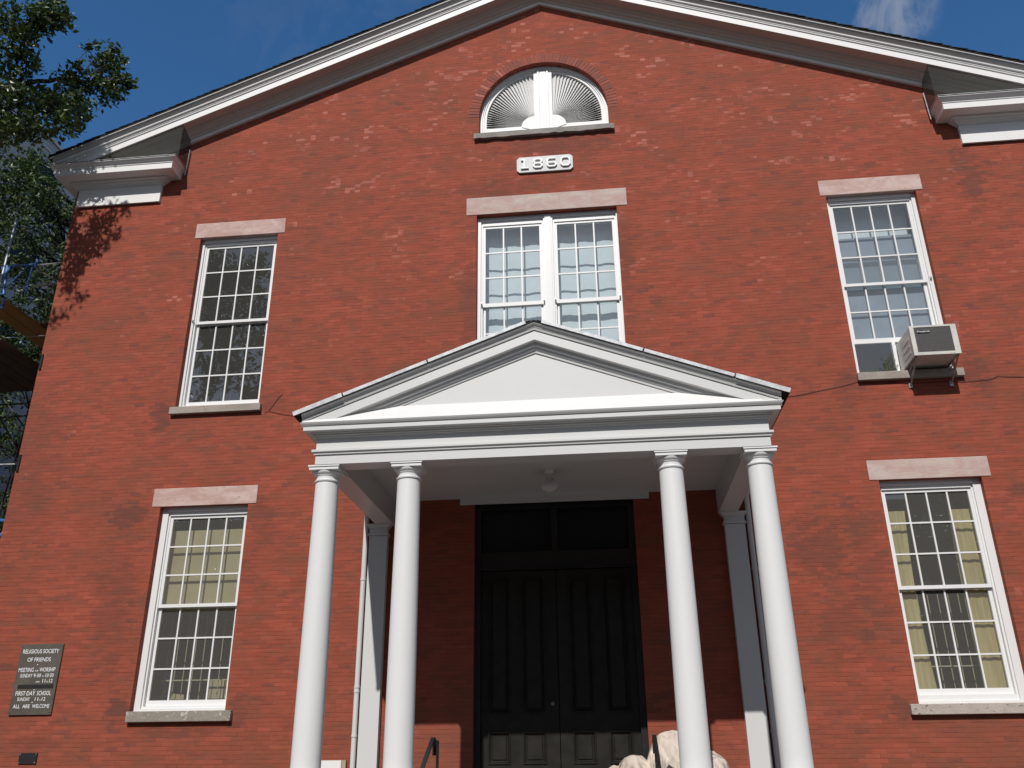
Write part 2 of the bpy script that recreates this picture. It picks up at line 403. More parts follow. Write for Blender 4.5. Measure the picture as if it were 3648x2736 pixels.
def siding_mat():
    m, t, b, out = mat_new('ribbed_siding')
    co = objco(t)
    sep = N(t, 'ShaderNodeSeparateXYZ'); t.links.new(co, sep.inputs[0])
    s = MA(t, 'FRACT', MA(t, 'MULTIPLY', sep.outputs[2], 5.))
    n = NOISE(t, co, .5, 5, .6)
    c = MIX(t, MAPR(t, n, .3, .7), (.42, .405, .395), (.50, .485, .47))
    c = MIX(t, MAPR(t, s, .82, .95, 0, .3), c, (.14, .135, .14))
    t.links.new(c, b.inputs['Base Color']); b.inputs['Roughness'].default_value = .6
    bump(t, b, s, .4, .02)
    return m
M['siding'] = siding_mat()
def glass_mat(name, tint, ior, wav=.05, dust=.13):
    m, t, b, out = mat_new(name); t.nodes.remove(b)
    tr = N(t, 'ShaderNodeBsdfTransparent'); tr.inputs[0].default_value = tint + (1,)
    gl = N(t, 'ShaderNodeBsdfGlossy'); gl.inputs['Roughness'].default_value = .0; gl.inputs[0].default_value = (.96, .98, 1, 1)
    ge = N(t, 'ShaderNodeNewGeometry')
    dp = N(t, 'ShaderNodeVectorMath', operation='DOT_PRODUCT'); t.links.new(ge.outputs['Incoming'], dp.inputs[0]); t.links.new(ge.outputs['Normal'], dp.inputs[1])
    f0 = ((ior-1)/(ior+1))**2
    fres = MA(t, 'MULTIPLY_ADD', MA(t, 'POWER', MA(t, 'SUBTRACT', 1., MA(t, 'ABSOLUTE', dp.outputs['Value'])), 5.), 1-f0, f0)
    co = objco(t)
    bp = N(t, 'ShaderNodeBump'); bp.inputs['Strength'].default_value = wav; bp.inputs['Distance'].default_value = .004
    t.links.new(NOISE(t, SCALEV(t, co, (1, 1, .6)), 6., 2, .5), bp.inputs['Height'])
    t.links.new(bp.outputs[0], gl.inputs['Normal'])
    mx = N(t, 'ShaderNodeMixShader'); t.links.new(fres, mx.inputs[0]); t.links.new(tr.outputs[0], mx.inputs[1]); t.links.new(gl.outputs[0], mx.inputs[2])
    df = N(t, 'ShaderNodeBsdfDiffuse'); df.inputs[0].default_value = (.52, .50, .45, 1)
    m2 = N(t, 'ShaderNodeMixShader'); m2.inputs[0].default_value = dust
    t.links.new(mx.outputs[0], m2.inputs[1]); t.links.new(df.outputs[0], m2.inputs[2]); t.links.new(m2.outputs[0], out.inputs[0])
    return m
M['glass'] = glass_mat('window_glass', (.90, .94, .93), 2.0)
M['glass_up'] = glass_mat('window_glass_storm', (.92, .955, .955), 2.3, .04, .08)
def net_mat():
    m, t, b, out = mat_new('bird_net')
    b.inputs['Base Color'].default_value = (.03, .033, .028, 1); b.inputs['Roughness'].default_value = .9
    tr = N(t, 'ShaderNodeBsdfTransparent'); mx = N(t, 'ShaderNodeMixShader')
    co = objco(t)
    t.links.new(MAPR(t, NOISE(t, co, 3., 3, .5), .3, .7, .55, .75), mx.inputs[0])
    t.links.new(tr.outputs[0], mx.inputs[1]); t.links.new(b.outputs[0], mx.inputs[2]); t.links.new(mx.outputs[0], out.inputs[0])
    return m
M['net'] = net_mat()
def leaf_mat(name, a, bcol, gloss):
    m, t, b, out = mat_new(name)
    g = N(t, 'ShaderNodeNewGeometry'); r = g.outputs['Random Per Island']
    c = MIX(t, r, a, bcol)
    c = MIX(t, MAPR(t, NOISE(t, objco(t), 1.1, 3, .6), .35, .7, 0, .6), c, tuple(q*.55 for q in a))
    c = MIX(t, MA(t, 'MULTIPLY', MA(t, 'GREATER_THAN', r, .985), .8), c, (.16, .12, .03))
    t.links.new(c, b.inputs['Base Color'])
    b.inputs['Roughness'].default_value = gloss; b.inputs['Specular IOR Level'].default_value = .42
    tl = N(t, 'ShaderNodeBsdfTranslucent'); t.links.new(MIX(t, .5, c, (.07, .11, .015)), tl.inputs[0])
    mx = N(t, 'ShaderNodeMixShader'); mx.inputs[0].default_value = .22
    t.links.new(b.outputs[0], mx.inputs[1]); t.links.new(tl.outputs[0], mx.inputs[2]); t.links.new(mx.outputs[0], out.inputs[0])
    return m
M['leaf'] = leaf_mat('oak_leaf', (.042, .074, .018), (.088, .135, .030), .38)
M['leaf2'] = leaf_mat('alley_leaf', (.042, .074, .024), (.095, .145, .042), .42)
M['weed'] = leaf_mat('weed_leaf', (.08, .12, .05), (.12, .17, .07), .6)

# ------------------------------------------------------------------ ground
g = MB(); g.quad([(-600,-600,-.15),(600,-600,-.15),(600,600,-.15),(-600,600,-.15)])
setp(obj('road', g, M['asphalt']), kind='structure')
g = MB(); g.box(-60, 60, -11.5, 30, -.2, 0)
setp(obj('sidewalk', g, M['concrete']), kind='structure')
g = MB(); g.box(-60, 60, -30, -20.5, -.2, 0)
setp(obj('sidewalk', g, M['concrete']), kind='structure')

# ------------------------------------------------------------------ meeting house
H = thing('meeting_house', (0,0,0), 'red brick gabled meeting house with white portico, sash windows and fan louvre in its gable', 'building')
XW, ZE, SL, ZA = 9.83, 12.75, .406, 16.74
CX = .02
SPR, RA = 13.755, 1.325
def rect(x0, x1, z0, z1): return [(x0,z0),(x1,z0),(x1,z1),(x0,z1)]
OP = {'UL': (-6.945,-5.345,7.58,11.27), 'UR': (5.295,6.927,7.60,11.275), 'LL': (-6.932,-5.330,2.30,5.71), 'LR': (5.330,6.936,2.26,5.70),
      'C': (-1.336,1.384,7.50,11.36), 'D': (-1.335,1.335,1.15,5.62)}
holes = [rect(*OP[k]) for k in OP]
arch = [(CX-RA, 13.29), (CX+RA, 13.29)] + [(CX+RA*math.cos(a*PI/36), SPR+RA*math.sin(a*PI/36)) for a in range(37)]
holes.append(arch)
outer = [(-XW,-.2),(XW,-.2),(XW,ZE),(0,ZE+XW*SL),(-XW,ZE)]
wl = MB()
loops = [[Vector((p[0], p[1], 0)) for p in L] for L in [outer]+holes]
flat = [p for L in loops for p in L]
b0 = len(wl.v); wl.v += [(p.x, 0., p.y) for p in flat]
for tri in tessellate_polygon(loops): wl.f.append(tuple(b0+i for i in tri)); wl.m.append(0)
for L in holes:
    n = len(L)
    for i in range(n):
        p, q = L[i], L[(i+1)%n]
        wl.quad([(p[0],0,p[1]),(q[0],0,q[1]),(q[0],.34,q[1]),(p[0],.34,p[1])])
YB = 24.
wl.quad([(-XW,0,-.2),(-XW,YB,-.2),(-XW,YB,ZE),(-XW,0,ZE)])
wl.quad([(XW,0,-.2),(XW,YB,-.2),(XW,YB,ZE),(XW,0,ZE)])
wl.quad([(-XW,YB,-.2),(XW,YB,-.2),(XW,YB,ZE),(0,YB,ZE+XW*SL),(-XW,YB,ZE)])
obj('brick_wall', wl, M['brick'], H)
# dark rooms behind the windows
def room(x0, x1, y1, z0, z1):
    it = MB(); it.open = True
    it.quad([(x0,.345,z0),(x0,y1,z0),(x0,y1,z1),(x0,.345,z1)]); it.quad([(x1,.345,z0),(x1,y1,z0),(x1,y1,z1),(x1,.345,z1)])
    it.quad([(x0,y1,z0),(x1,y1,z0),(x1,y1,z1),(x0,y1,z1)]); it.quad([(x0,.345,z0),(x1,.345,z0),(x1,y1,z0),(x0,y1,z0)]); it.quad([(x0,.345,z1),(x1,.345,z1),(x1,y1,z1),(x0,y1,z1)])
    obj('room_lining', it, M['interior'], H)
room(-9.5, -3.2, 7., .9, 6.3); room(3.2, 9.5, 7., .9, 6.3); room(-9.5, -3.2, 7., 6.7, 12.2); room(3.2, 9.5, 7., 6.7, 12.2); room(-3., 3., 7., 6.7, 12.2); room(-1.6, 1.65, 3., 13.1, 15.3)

# voussoir ring, slightly proud
vo = MB(); nv = 58
for i in range(nv):
    a0 = PI*i/nv + .006; a1 = PI*(i+1)/nv - .006
    rr = RA + .215 + random.uniform(-.01, .012)
    pr = .003 + random.uniform(0, .004)
    P = [(CX+r*math.cos(a), SPR+r*math.sin(a)) for r, a in ((RA+.002,a0),(rr,a0),(rr,a1),(RA+.002,a1))]
    vo.poly_extrude([P[0],P[1],P[2],P[3]], -pr, .05)
obj('brick_arch', vo, M['voussoir'], H)

# ---- raking cornice
def rake(mb, prof, xe, A, s, mats=None, zmin=-9.):
    rows = []
    for k in range(-48, 49):
        xx = xe*k/48; rows.append([(xx, y, max(zmin, A+dz-s*abs(xx))) for y, dz in prof])
    mb.loft(rows, closed=True, caps=True, mats=mats)
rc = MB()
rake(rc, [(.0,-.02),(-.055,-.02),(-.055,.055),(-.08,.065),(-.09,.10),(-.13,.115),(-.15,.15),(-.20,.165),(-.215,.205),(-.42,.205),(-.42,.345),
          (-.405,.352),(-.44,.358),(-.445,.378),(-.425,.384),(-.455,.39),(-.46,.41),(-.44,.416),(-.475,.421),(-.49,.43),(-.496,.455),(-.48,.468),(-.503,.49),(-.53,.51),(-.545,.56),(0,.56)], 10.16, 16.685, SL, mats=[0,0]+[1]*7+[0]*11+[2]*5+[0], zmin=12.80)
obj('raking_cornice', rc, [M['trim'], M['soffit'], M['rake_shade']], H)
# ---- roof with shingle courses showing at the verge
rf = MB()
def slab(mb, xe, A, t, s, y0, y1):
    rows = []
    for xx in (-xe, 0, xe): rows.append([(xx, y0, A-s*abs(xx)), (xx, y1, A-s*abs(xx)), (xx, y1, A+t-s*abs(xx)), (xx, y0, A+t-s*abs(xx))])
    mb.loft(rows, closed=True, caps=True)
slab(rf, 10.24, 17.247, .03, SL, -.572, YB+.3)
L = math.hypot(1, SL)
for sg in (-1, 1):
    d = Vector((sg, 0, -SL)).normalized(); nrm = Vector((sg*SL, 0, 1)).normalized()
    q = 0.
    while q < 11.0:
        ln = .155
        c = Vector((0, 0, 17.277)) + d*(q+ln*.55)
        tilt = nrm*.012
        yy = -.58 - random.uniform(0, .016)
        a = c - d*ln*.6 + nrm*.006; e = c + d*ln*.6 + nrm*(.022+random.uniform(0, .009))
        for p0, p1 in ((a, e),):
            rf.v += [tuple(Vector((p.x, yv, p.z)) + nrm*h) for p in (p0, p1) for yv in (yy, 1.5) for h in (0, .012)]
            b = len(rf.v)-8
            for f in ((0,1,3,2),(4,6,7,5),(0,4,5,1),(2,3,7,6),(1,5,7,3),(0,2,6,4)): rf.f.append(tuple(b+i for i in f)); rf.m.append(0)
        q += ln
obj('roof', rf, M['roof'], H)
dr = MB()
rake(dr, [(-.547,.538),(-.566,.538),(-.566,.557),(-.547,.557)], 10.2, 16.685, SL)
obj('drip_edge', dr, M['rake_shade'], H)

# ---- cornice returns at both eaves (run on along the side eaves)
def sweep(mb, prof, path, closed=True, caps=True):
    # path: list of (x, y, ox, oy): profile point offset d moves by (ox*d, oy*d)
    rows = [[(px+ox*d, py+oy*d, z) for d, z in prof] for px, py, ox, oy in path]
    mb.loft(rows, closed=closed, caps=caps)
for sg in (-1, 1):
    cr = MB()
    prof = [(-.04,12.2),(0,12.2),(0,12.605),(.03,12.615),(.05,12.65),(.09,12.66),(.105,12.69),(.14,12.70),(.15,12.735),(.362,12.735),(.362,12.862),(.375,12.87),(.38,12.90),(.41,12.92),(.435,12.945),(.455,12.955),(.455,12.972),(-.04,13.02)]
    sweep(cr, prof, [(sg*7.945, 0.02, -sg, 0), (sg*7.945, -.06, -sg, -1), (sg*9.755, -.06, sg, -1), (sg*9.755, YB, sg, 0)])
    obj('cornice_return', cr, M['trim'], H)
    fl = MB()
    sweep(fl, [(.30,12.998),(.47,12.976),(.47,12.985),(.30,13.01)], [(sg*7.945, 0.0, -sg, 0), (sg*7.945, -.06, -sg, -1), (sg*9.755, -.06, sg, -1)])
    obj('flashing', fl, M['lead'], H)
    nb = MB(); nb.open = True
    xi = sg*7.50; xo = sg*9.35
    ztop = lambda xx: 16.885 - SL*abs(xx) + .0
    nb.quad([(xi,-.385,12.99),(xo,-.385,12.99),(xo,-.385,ztop(xo)),(xi,-.385,ztop(xi))])
    nb.quad([(xi,-.385,12.99),(xi,-.385,ztop(xi)),(xi-sg*.03,-.03,ztop(xi)-.15),(xi-sg*.03,-.03,12.95)])
    obj('bird_net', nb, M['net'], H)
    gr = MB()
    gr.tube([(xi-sg*.02,-.06,12.80),(xi-sg*.04,-.055,13.45)], .014, 6)
    obj('net_pole', gr, M['galv'], H)

# ---- windows
def window(key, grid, c_in, lint, sill, sillmat, lintmat, glass, casing, lower_raise=0., board=0.):
    x0, x1, z0, z1 = OP[key]
    (lx0, lx1, lz0, lz1) = lint; (sx0, sx1, sz0, sz1) = sill
    yf = .105
    fm = MB()
    zb = sz1 + .0
    gx0, gx1, gzb, gzm, gzt = c_in         # glass limits: left, right, bottom, meeting, top
    st = .052
    a0, a1 = gx0-st, gx1+st                  # sash outer edges
    # casing boards with a stepped inner stop
    fm.box(x0, a0-.03, yf, .30, zb, z1); fm.box(a1+.03, x1, yf, .30, zb, z1)
    fm.box(a0-.03, a0, yf+.035, .30, zb, z1-.07); fm.box(a1, a1+.03, yf+.035, .30, zb, z1-.07)
    fm.box(a0-.03, a1+.03, yf-.02, .30, z1-.07, z1)
    fm.box(a0, a1, yf+.02, .30, gzt+st, z1-.07)
    fm.box(a0-.03, a1+.03, yf-.012, .30, zb, zb+.045)
    if gzb-.10 > zb+.05: fm.box(a0, a1, yf+.02, .30, zb+.045, gzb-.095+min(0,lower_raise))
    w = obj('window', fm, M['white'], H)
    def sash(nm, ya, yb_, zb_, zt_, rail_b, rail_t, rows):
        s = MB()
        s.box(a0, gx0, ya, yb_, zb_-rail_b, zt_+rail_t); s.box(gx1, a1, ya, yb_, zb_-rail_b, zt_+rail_t)
        s.box(gx0, gx1, ya, yb_, zb_-rail_b, zb_); s.box(gx0, gx1, ya, yb_, zt_, zt_+rail_t)
        mw = .0125
        for i in range(1, grid):
            xm = gx0 + (gx1-gx0)*i/grid
            s.box(xm-mw, xm+mw, ya+.006, yb_-.006, zb_, zt_)
        for j in range(1, rows):
            zm = zb_ + (zt_-zb_)*j/rows
            s.box(gx0, gx1, ya+.0075, yb_-.0075, zm-mw, zm+mw)
        so = obj(nm, s, M['white'], w)
        p = MB(); p.open = True
        ym = (ya+yb_)/2 + .003
        for i in range(grid):
            for j in range(rows):
                u0 = gx0+(gx1-gx0)*i/grid; u1 = gx0+(gx1-gx0)*(i+1)/grid; v0 = zb_+(zt_-zb_)*j/rows; v1 = zb_+(zt_-zb_)*(j+1)/rows
                t1, t2 = random.uniform(-.0012,.0012), random.uniform(-.0016,.0016)
                p.quad([(u0,ym-t1-t2,v0),(u1,ym+t1-t2,v0),(u1,ym+t1+t2,v1),(u0,ym-t1+t2,v1)])
        obj('pane', p, glass, w)
        return so
    sash('upper_sash', .155, .195, gzm+.045, gzt, .055, .05, 3)
    sash('lower_sash', .205, .245, gzb+lower_raise, gzm-.02+ (lower_raise*1.0 if lower_raise else 0), .09, .05, 3)
    sb = MB(); sb.box(sx0, sx1, -.085, .12, sz0, sz1); obj('sill', sb, sillmat, w, bevel=.008)
    lb = MB(); lb.box(lx0, lx1, -.012, .10, lz0, lz1); obj('lintel', lb, lintmat, w, bevel=.006)
    return w
WUL = window('UL', 4, (-6.81,-5.46,7.77,9.40,11.085), (-7.068,-5.207,11.262,11.60), (-7.01,-5.28,7.44,7.578), M['sill'], M['lintel'], M['glass_up'], 0)
WLL = window('LL', 4, (-6.735,-5.435,2.50,3.995,5.52), (-7.087,-5.183,5.712,6.042), (-6.94,-5.20,2.16,2.322), M['sill_dirty'], M['lintel'], M['glass'], 0)
WLR = window('LR', 4, (5.435,6.735,2.485,3.97,5.515), (5.183,7.087,5.705,6.04), (5.182,7.05,2.113,2.262), M['sill_black'], M['lintel2'], M['glass'], 0)
WUR = window('UR', 4, (5.43,6.78,7.77,9.40,11.085), (5.195,7.055,11.268,11.606), (5.272,7.015,7.45,7.592), M['sill'], M['lintel'], M['glass_up'], 0, lower_raise=.58)
for wname, wo_ in (('a', WUL),): pass
# AC window: fixed lower pane and filler beside the unit
p = MB(); p.open = True; p.quad([(5.40,.20,7.64),(6.02,.20,7.64),(6.02,.20,8.26),(5.40,.20,8.26)]); obj('pane', p, M['glass_up'], WUR)
s = MB(); s.box(6.02,6.075,.17,.25,7.60,8.255); obj('filler_strip', s, M['white2'], WUR)
s = MB(); s.box(6.075,6.85,.255,.30,7.60,8.255); obj('filler_board', s, M['shade_white'], WUR)
# latches on the jambs
for wo_, xs in ((WUL, (-6.90,)), (WUR, (6.885,))):
    for xx in xs:
        k = MB(); k.box(xx-.015, xx+.015, .085, .105, 9.41, 9.46); k.tube([(xx,.07,9.41),(xx,.09,9.43)], .010, 6); obj('latch', k, M['galv'], wo_)

# centre pair of windows
fm = MB(); yf = .105
x0, x1, z0, z1 = OP['C']
for (a, b) in ((x0, -1.264),(-.048, .132),(1.362, x1)):
    fm.box(a, b, yf, .30, 7.6, z1)
for (gx0, gx1) in ((-1.182,-.13),(.214,1.28)):
    fm.box(gx0-.082, gx0-.05, yf+.035, .30, 7.6, z1-.08); fm.box(gx1+.05, gx1+.082, yf+.035, .30, 7.6, z1-.08)
    fm.box(gx0-.082, gx1+.082, yf-.0, .30, z1-.08, z1-.001); fm.box(gx0-.05, gx1+.05, yf+.03, .30, 11.18, z1-.08)
    fm.box(gx0-.082, gx1+.082, yf-.0, .30, 7.6, 7.70)
fm.box(-.015, .098, yf-.018, yf, 7.6, z1-.02)
WC = obj('window', fm, M['white'], H)
for (gx0, gx1) in ((-1.182,-.13),(.214,1.28)):
    for nm, ya, yb_, zb_, zt_, rb, rt in (('upper_sash',.155,.195,9.475,11.13,.075,.05),('lower_sash',.205,.245,7.79,9.40,.09,.055)):
        s = MB(); mw = .0135; a0, a1 = gx0-.05, gx1+.05
        s.box(a0, gx0, ya, yb_, zb_-rb, zt_+rt); s.box(gx1, a1, ya, yb_, zb_-rb, zt_+rt); s.box(gx0, gx1, ya, yb_, zb_-rb, zb_); s.box(gx0, gx1, ya, yb_, zt_, zt_+rt)
        for i in (1, 2): xm = gx0+(gx1-gx0)*i/3; s.box(xm-mw, xm+mw, ya+.006, yb_-.006, zb_, zt_)
        for j in (1, 2): zm = zb_+(zt_-zb_)*j/3; s.box(gx0, gx1, ya+.0075, yb_-.0075, zm-mw, zm+mw)
        obj(nm, s, M['white'], WC)
        p = MB(); p.open = True; ym = (ya+yb_)/2+.003
        for i in range(3):
            for j in range(3):
                u0 = gx0+(gx1-gx0)*i/3; u1 = gx0+(gx1-gx0)*(i+1)/3; v0 = zb_+(zt_-zb_)*j/3; v1 = zb_+(zt_-zb_)*(j+1)/3
                t1, t2 = random.uniform(-.001,.001), random.uniform(-.0014,.0014)
                p.quad([(u0,ym-t1-t2,v0),(u1,ym+t1-t2,v0),(u1,ym+t1+t2,v1),(u0,ym-t1+t2,v1)])
        obj('pane', p, M['glass_up'], WC)
    sh = MB(); sh.open = True; nn = 14
    sh.loft([[(gx0-.1+(gx1-gx0+.2)*i/nn, .44+.012*math.sin(i*1.3+k), zz) for i in range(nn+1)] for k, zz in enumerate((7.6, 8.8, 10., 11.3))])
    setp(obj('roller_shade', sh, M['shade_white'], WC, smooth=True))
    for xx in (gx0-.065, gx1+.065):
        k = MB(); k.box(xx-.014, xx+.014, .085, .105, 9.42, 9.47); k.tube([(xx,.065,9.43),(xx,.09,9.44)], .011, 6); obj('latch', k, M['galv'], WC)
lb = MB(); lb.box(-1.541, 1.587, -.012, .10, 11.367, 11.763); obj('lintel', lb, M['lintel2'], WC, bevel=.006)

# what hangs inside the other windows
sh = MB(); sh.open = True; sh.quad([(-6.85,.292,3.93),(-5.35,.292,3.93),(-5.35,.292,5.34),(-6.85,.292,5.34)]); obj('roller_shade', sh, M['shade_beige'], WLL)
def bars(par, xa, xb):
    s = MB(); q = xa
    while q < xb: s.box(q-.006, q+.006, .62, .632, 2.3, 3.95); q += .158
    s.box(xa-.05, xb, .60, .618, 2.83, 2.85); obj('window_bars', s, M['bars'], par)
bars(WLL, -6.72, -5.38); bars(WLR, 5.48, 6.8)
for q_ in ([(-5.98,.72,2.28),(-5.50,.72,2.28),(-5.52,.74,2.82),(-5.97,.74,2.86)], [(-6.68,.72,2.28),(-6.38,.72,2.28),(-6.40,.74,2.62),(-6.62,.74,2.64)]): s = MB(); s.open = True; s.quad(q_); obj('paper', s, M['shade_beige'], WLL)
for xa, xb, taper in ((5.36, 5.74, .16), (6.42, 6.80, .06)):
    cu = MB(); cu.open = True; nn = 40; rows = []
    for k in range(13):
        zz = 2.3 + 2.95*k/12; rows.append([])
        for i in range(nn+1):
            fr = i/nn; ww = 1 - taper*math.sin(PI*min(1, k/12))*(1 if xa < 6 else -1)
            xx = (xa + (xb-xa)*fr*ww) if xa < 6 else (xb - (xb-xa)*(1-fr)*ww)
            rows[-1].append((xx, .296 + .004*math.sin(fr*17+.5*math.sin(k*.7)) + .0015*math.sin(fr*41), zz))
    cu.loft(rows); obj('curtain', cu, M['curtain'], WLR, smooth=True)
sh = MB(); sh.open = True; sh.quad([(5.35,.50,10.52),(6.85,.50,10.55),(6.85,.50,11.25),(5.35,.50,11.25)]); obj('roller_shade', sh, M['shade_white'], WUR)
sh = MB(); sh.open = True; sh.quad([(5.35,.30,8.35),(6.85,.30,8.35),(6.85,.30,10.50),(5.35,.30,10.48)]); obj('inner_screen', sh, M['shade_grey'], WUR)

# ---- fan louvre window in the gable
def arc(r, a0, a1, n, cz=SPR, cx=CX): return [(cx+r*math.cos(a0+(a1-a0)*i/n), cz+r*math.sin(a0+(a1-a0)*i/n)) for i in range(n+1)]
def archpath(r, zb): return [(CX+r, zb)] + arc(r, 0, PI, 40) + [(CX-r, zb)]
fl = MB()
for ro, ri, ya, yb_ in ((RA-.001, RA-.055, .12, .32), (RA-.055, RA-.085, .145, .32), (RA-.085, RA-.135, .165, .32)):
    o_, i_ = archpath(ro, 13.30), archpath(ri, 13.30)
    fl.loft([[(p[0],ya,p[1]) for p in o_],[(p[0],ya,p[1]) for p in i_],[(p[0],yb_,p[1]) for p in i_],[(p[0],yb_,p[1]) for p in o_]])
fl.box(CX-RA+.13, CX+RA-.13, .168, .32, 13.30, 13.575)
fl.box(CX-.19, CX+.19, .15, .32, 13.30, SPR+RA-.10); fl.box(CX-.115, CX-.078, .128, .15, 13.30, SPR+RA-.10); fl.box(CX+.078, CX+.115, .128, .15, 13.30, SPR+RA-.10); fl.box(CX-.062,CX+.062,.136,.15,13.30,SPR+RA-.10)
FL = obj('fan_louvre', fl, M['portico2'], H)
ls = MB()
RI = RA-.135
for sg in (-1, 1):
    nbl = 27
    ox, oz = CX+sg*.19, 13.56
    for i in range(nbl):
        a = (i+.5)/nbl*(PI/2)
        # ray from the hub to the arched frame
        dx, dz = sg*math.cos(a), math.sin(a)
        tlo, thi = .1, 2.5
        for _ in range(40):
            tm = (tlo+thi)/2; px, pz = ox+dx*tm, oz+dz*tm
            inside = abs(px-CX) < RI and (pz < SPR or math.hypot(px-CX, pz-SPR) < RI)
            if inside: tlo = tm
            else: thi = tm
        R0, R1 = .20, tlo+.02
        w0 = (PI/2/nbl)*R0*.6; w1 = (PI/2/nbl)*R1*.82
        tx, tz = -dz*sg, dx*sg      # tangent, pointing up/inwards
        pts = []
        for R_, ww in ((R0, w0), (R1, w1)):
            c = (ox+dx*R_, oz+dz*R_)
            # blade tilted: upper edge back, lower edge forward
            for side, yy in ((1, .27), (-1, .185)):
                pts.append((c[0]+tx*ww*side, yy, c[1]+tz*ww*side))
        a_, b_, c_, d_ = pts
        th = .012
        off = lambda p: (p[0], p[1]+th, p[2])
        b0 = len(ls.v); ls.v += [a_, b_, d_, c_, off(a_), off(b_), off(d_), off(c_)]
        for f in ((0,1,2,3),(7,6,5,4),(0,4,5,1),(1,5,6,2),(2,6,7,3),(3,7,4,0)): ls.f.append(tuple(b0+k for k in f)); ls.m.append(0)
obj('louvre_blades', ls, M['white'], FL)
for sg in (-1, 1):
    hb = MB()
    hb.poly_extrude([(CX+sg*.192, 13.45)]+[(CX+sg*(.192+.27*math.cos(a*PI/24)), 13.55+.26*math.sin(a*PI/24)) for a in range(13)] if sg > 0 else
                    list(reversed([(CX+sg*.192, 13.45)]+[(CX+sg*(.192+.27*math.cos(a*PI/24)), 13.55+.26*math.sin(a*PI/24)) for a in range(13)])), .155, .19)
    obj('hub_panel', hb, M['portico2'], FL)
s = MB(); s.open = True; s.quad([(CX-RA,.31,13.3),(CX+RA,.31,13.3),(CX+RA,.31,15.1),(CX-RA,.31,15.1)]); obj('louvre_backing', s, M['interior'], FL)
# rough slate sill with uneven edges
s = MB(); nx = 26; rows = []
for i in range(nx+1):
    xx = -1.40+2.84*i/nx; j1, j2 = random.uniform(-.012,.012), random.uniform(-.012,.01)
    rows.append([(xx,-.085+j1,13.165+j2),(xx,-.085+j1*.5,13.285+j1*.4),(xx,.16,13.305),(xx,.16,13.165)])
s.loft(rows, closed=True, caps=True); obj('sill', s, M['sill_slate'], FL)

# ---- portico
PY = -3.42
pe = MB()
prof = [(-.30,5.232),(0,5.232),(0,5.36),(.02,5.365),(.022,5.385),(.03,5.39),(.045,5.40),(.045,5.43),(0,5.437),(0,5.60),(.02,5.605),(.028,5.625),(.045,5.63),(.05,5.65),(.065,5.655),(.07,5.668),(.15,5.668),(.15,5.722),(.14,5.726),(.165,5.735),(.18,5.755),(.19,5.775),(-.30,5.80)]
path = [(-3.0, 0, -1, 0), (-3.0, PY, -1, -1), (3.0, PY, 1, -1), (3.0, 0, 1, 0)]
sweep(pe, prof, path)
obj('entablature', pe, M['portico'], H)
# sloping metal flashing on top of the cornice, and the boarded tympanum
pf = MB()
PA, PS = 6.848, .377
def under(xx): return PA - .10 - PS*abs(xx)
xs = [-3.17 + 6.34*i/24 for i in range(25)]
pf.loft([[(x,PY-.185,5.777),(x,PY-.02,5.777+min(.235, max(.004, (PA+.25-PS*abs(x))-5.777))),(x,PY+.02,5.777+min(.235, max(.004, (PA+.25-PS*abs(x))-5.777)))] for x in xs])
obj('cornice_flashing', pf, M['white'], H)
tp = MB()
zz = [5.80, 6.14, 6.40, 6.66, 7.0]
for i in range(4):
    a, b = zz[i], zz[i+1]
    def hw(z): return max(.0, (7.0-z)/PS)
    tp.poly_extrude([(-hw(a),a),(hw(a),a),(hw(b),b),(-hw(b),b)] if i < 3 else [(-hw(a),a),(hw(a),a),(0,b)], PY-.0015*(4-i), PY+.05)
obj('tympanum', tp, M['portico'], H)
pr_ = MB()
rake(pr_, [(PY+.02,-.14),(PY-.02,-.14),(PY-.025,-.105),(PY-.045,-.095),(PY-.05,-.06),(PY-.075,-.05),(PY-.08,-.0),(PY-.153,0),(PY-.153,.13),(PY-.142,.135),(PY-.17,.14),(PY-.178,.165),(PY-.165,.172),(PY-.18,.178),(PY-.195,.205),(PY-.222,.22),(PY-.225,.235),(PY+.02,.235)], 3.17, PA, PS, zmin=5.72)
obj('portico_rake', pr_, M['portico'], H)
pg = MB()
rows = []
for xx in (-3.27, 0, 3.27): rows.append([(xx, PY-.235, PA+.236-PS*abs(xx)), (xx, 0, PA+.236-PS*abs(xx)), (xx, 0, PA+.262-PS*abs(xx)), (xx, PY-.235, PA+.262-PS*abs(xx))])
pg.loft(rows, closed=True, caps=True)
for sg in (-1, 1):
    d = Vector((sg, 0, -PS)).normalized(); q = 0.16
    while q < 2.75:
        c = Vector((0, 0, PA+.266)) + d*q
        hh = random.uniform(.003, .008)
        pg.obox((c.x, PY/2-.12, c.z+hh/2), d, Vector((0,1,0)), Vector((sg*PS,0,1)).normalized(), .11, -PY/2+.118+random.uniform(0,.006), hh)
        q += .19 + random.uniform(-.03, .03)
obj('portico_roof', pg, M['roof'], H)
for sg in (-1, 1):
    pm = MB()
    d = Vector((sg, 0, -PS)).normalized(); nn_ = Vector((sg*PS,0,1)).normalized()
    for q0, q1, y_ in ((.12, 1.55, .004), (1.57, 2.78, .003), (2.80, 3.50, .012)):
        c = Vector((0, 0, PA+.262)) + d*((q0+q1)/2)
        pm.obox((c.x, PY-.241-y_, c.z+.002), d, Vector((0,1,0)), nn_, (q1-q0)/2, .007, .022 if q0 < 2.7 else .03)
    obj('verge_metal', pm, M['metaledge'], H)
pc = MB(); pc.box(-2.705, 2.705, -3.125, -.002, 5.645, 5.70); obj('portico_ceiling', pc, M['portico'], H)
pt = MB(); pt.box(-1.58, 1.60, -.03, -.0, 5.538, 5.643); obj('door_head_board', pt, M['portico'], H)
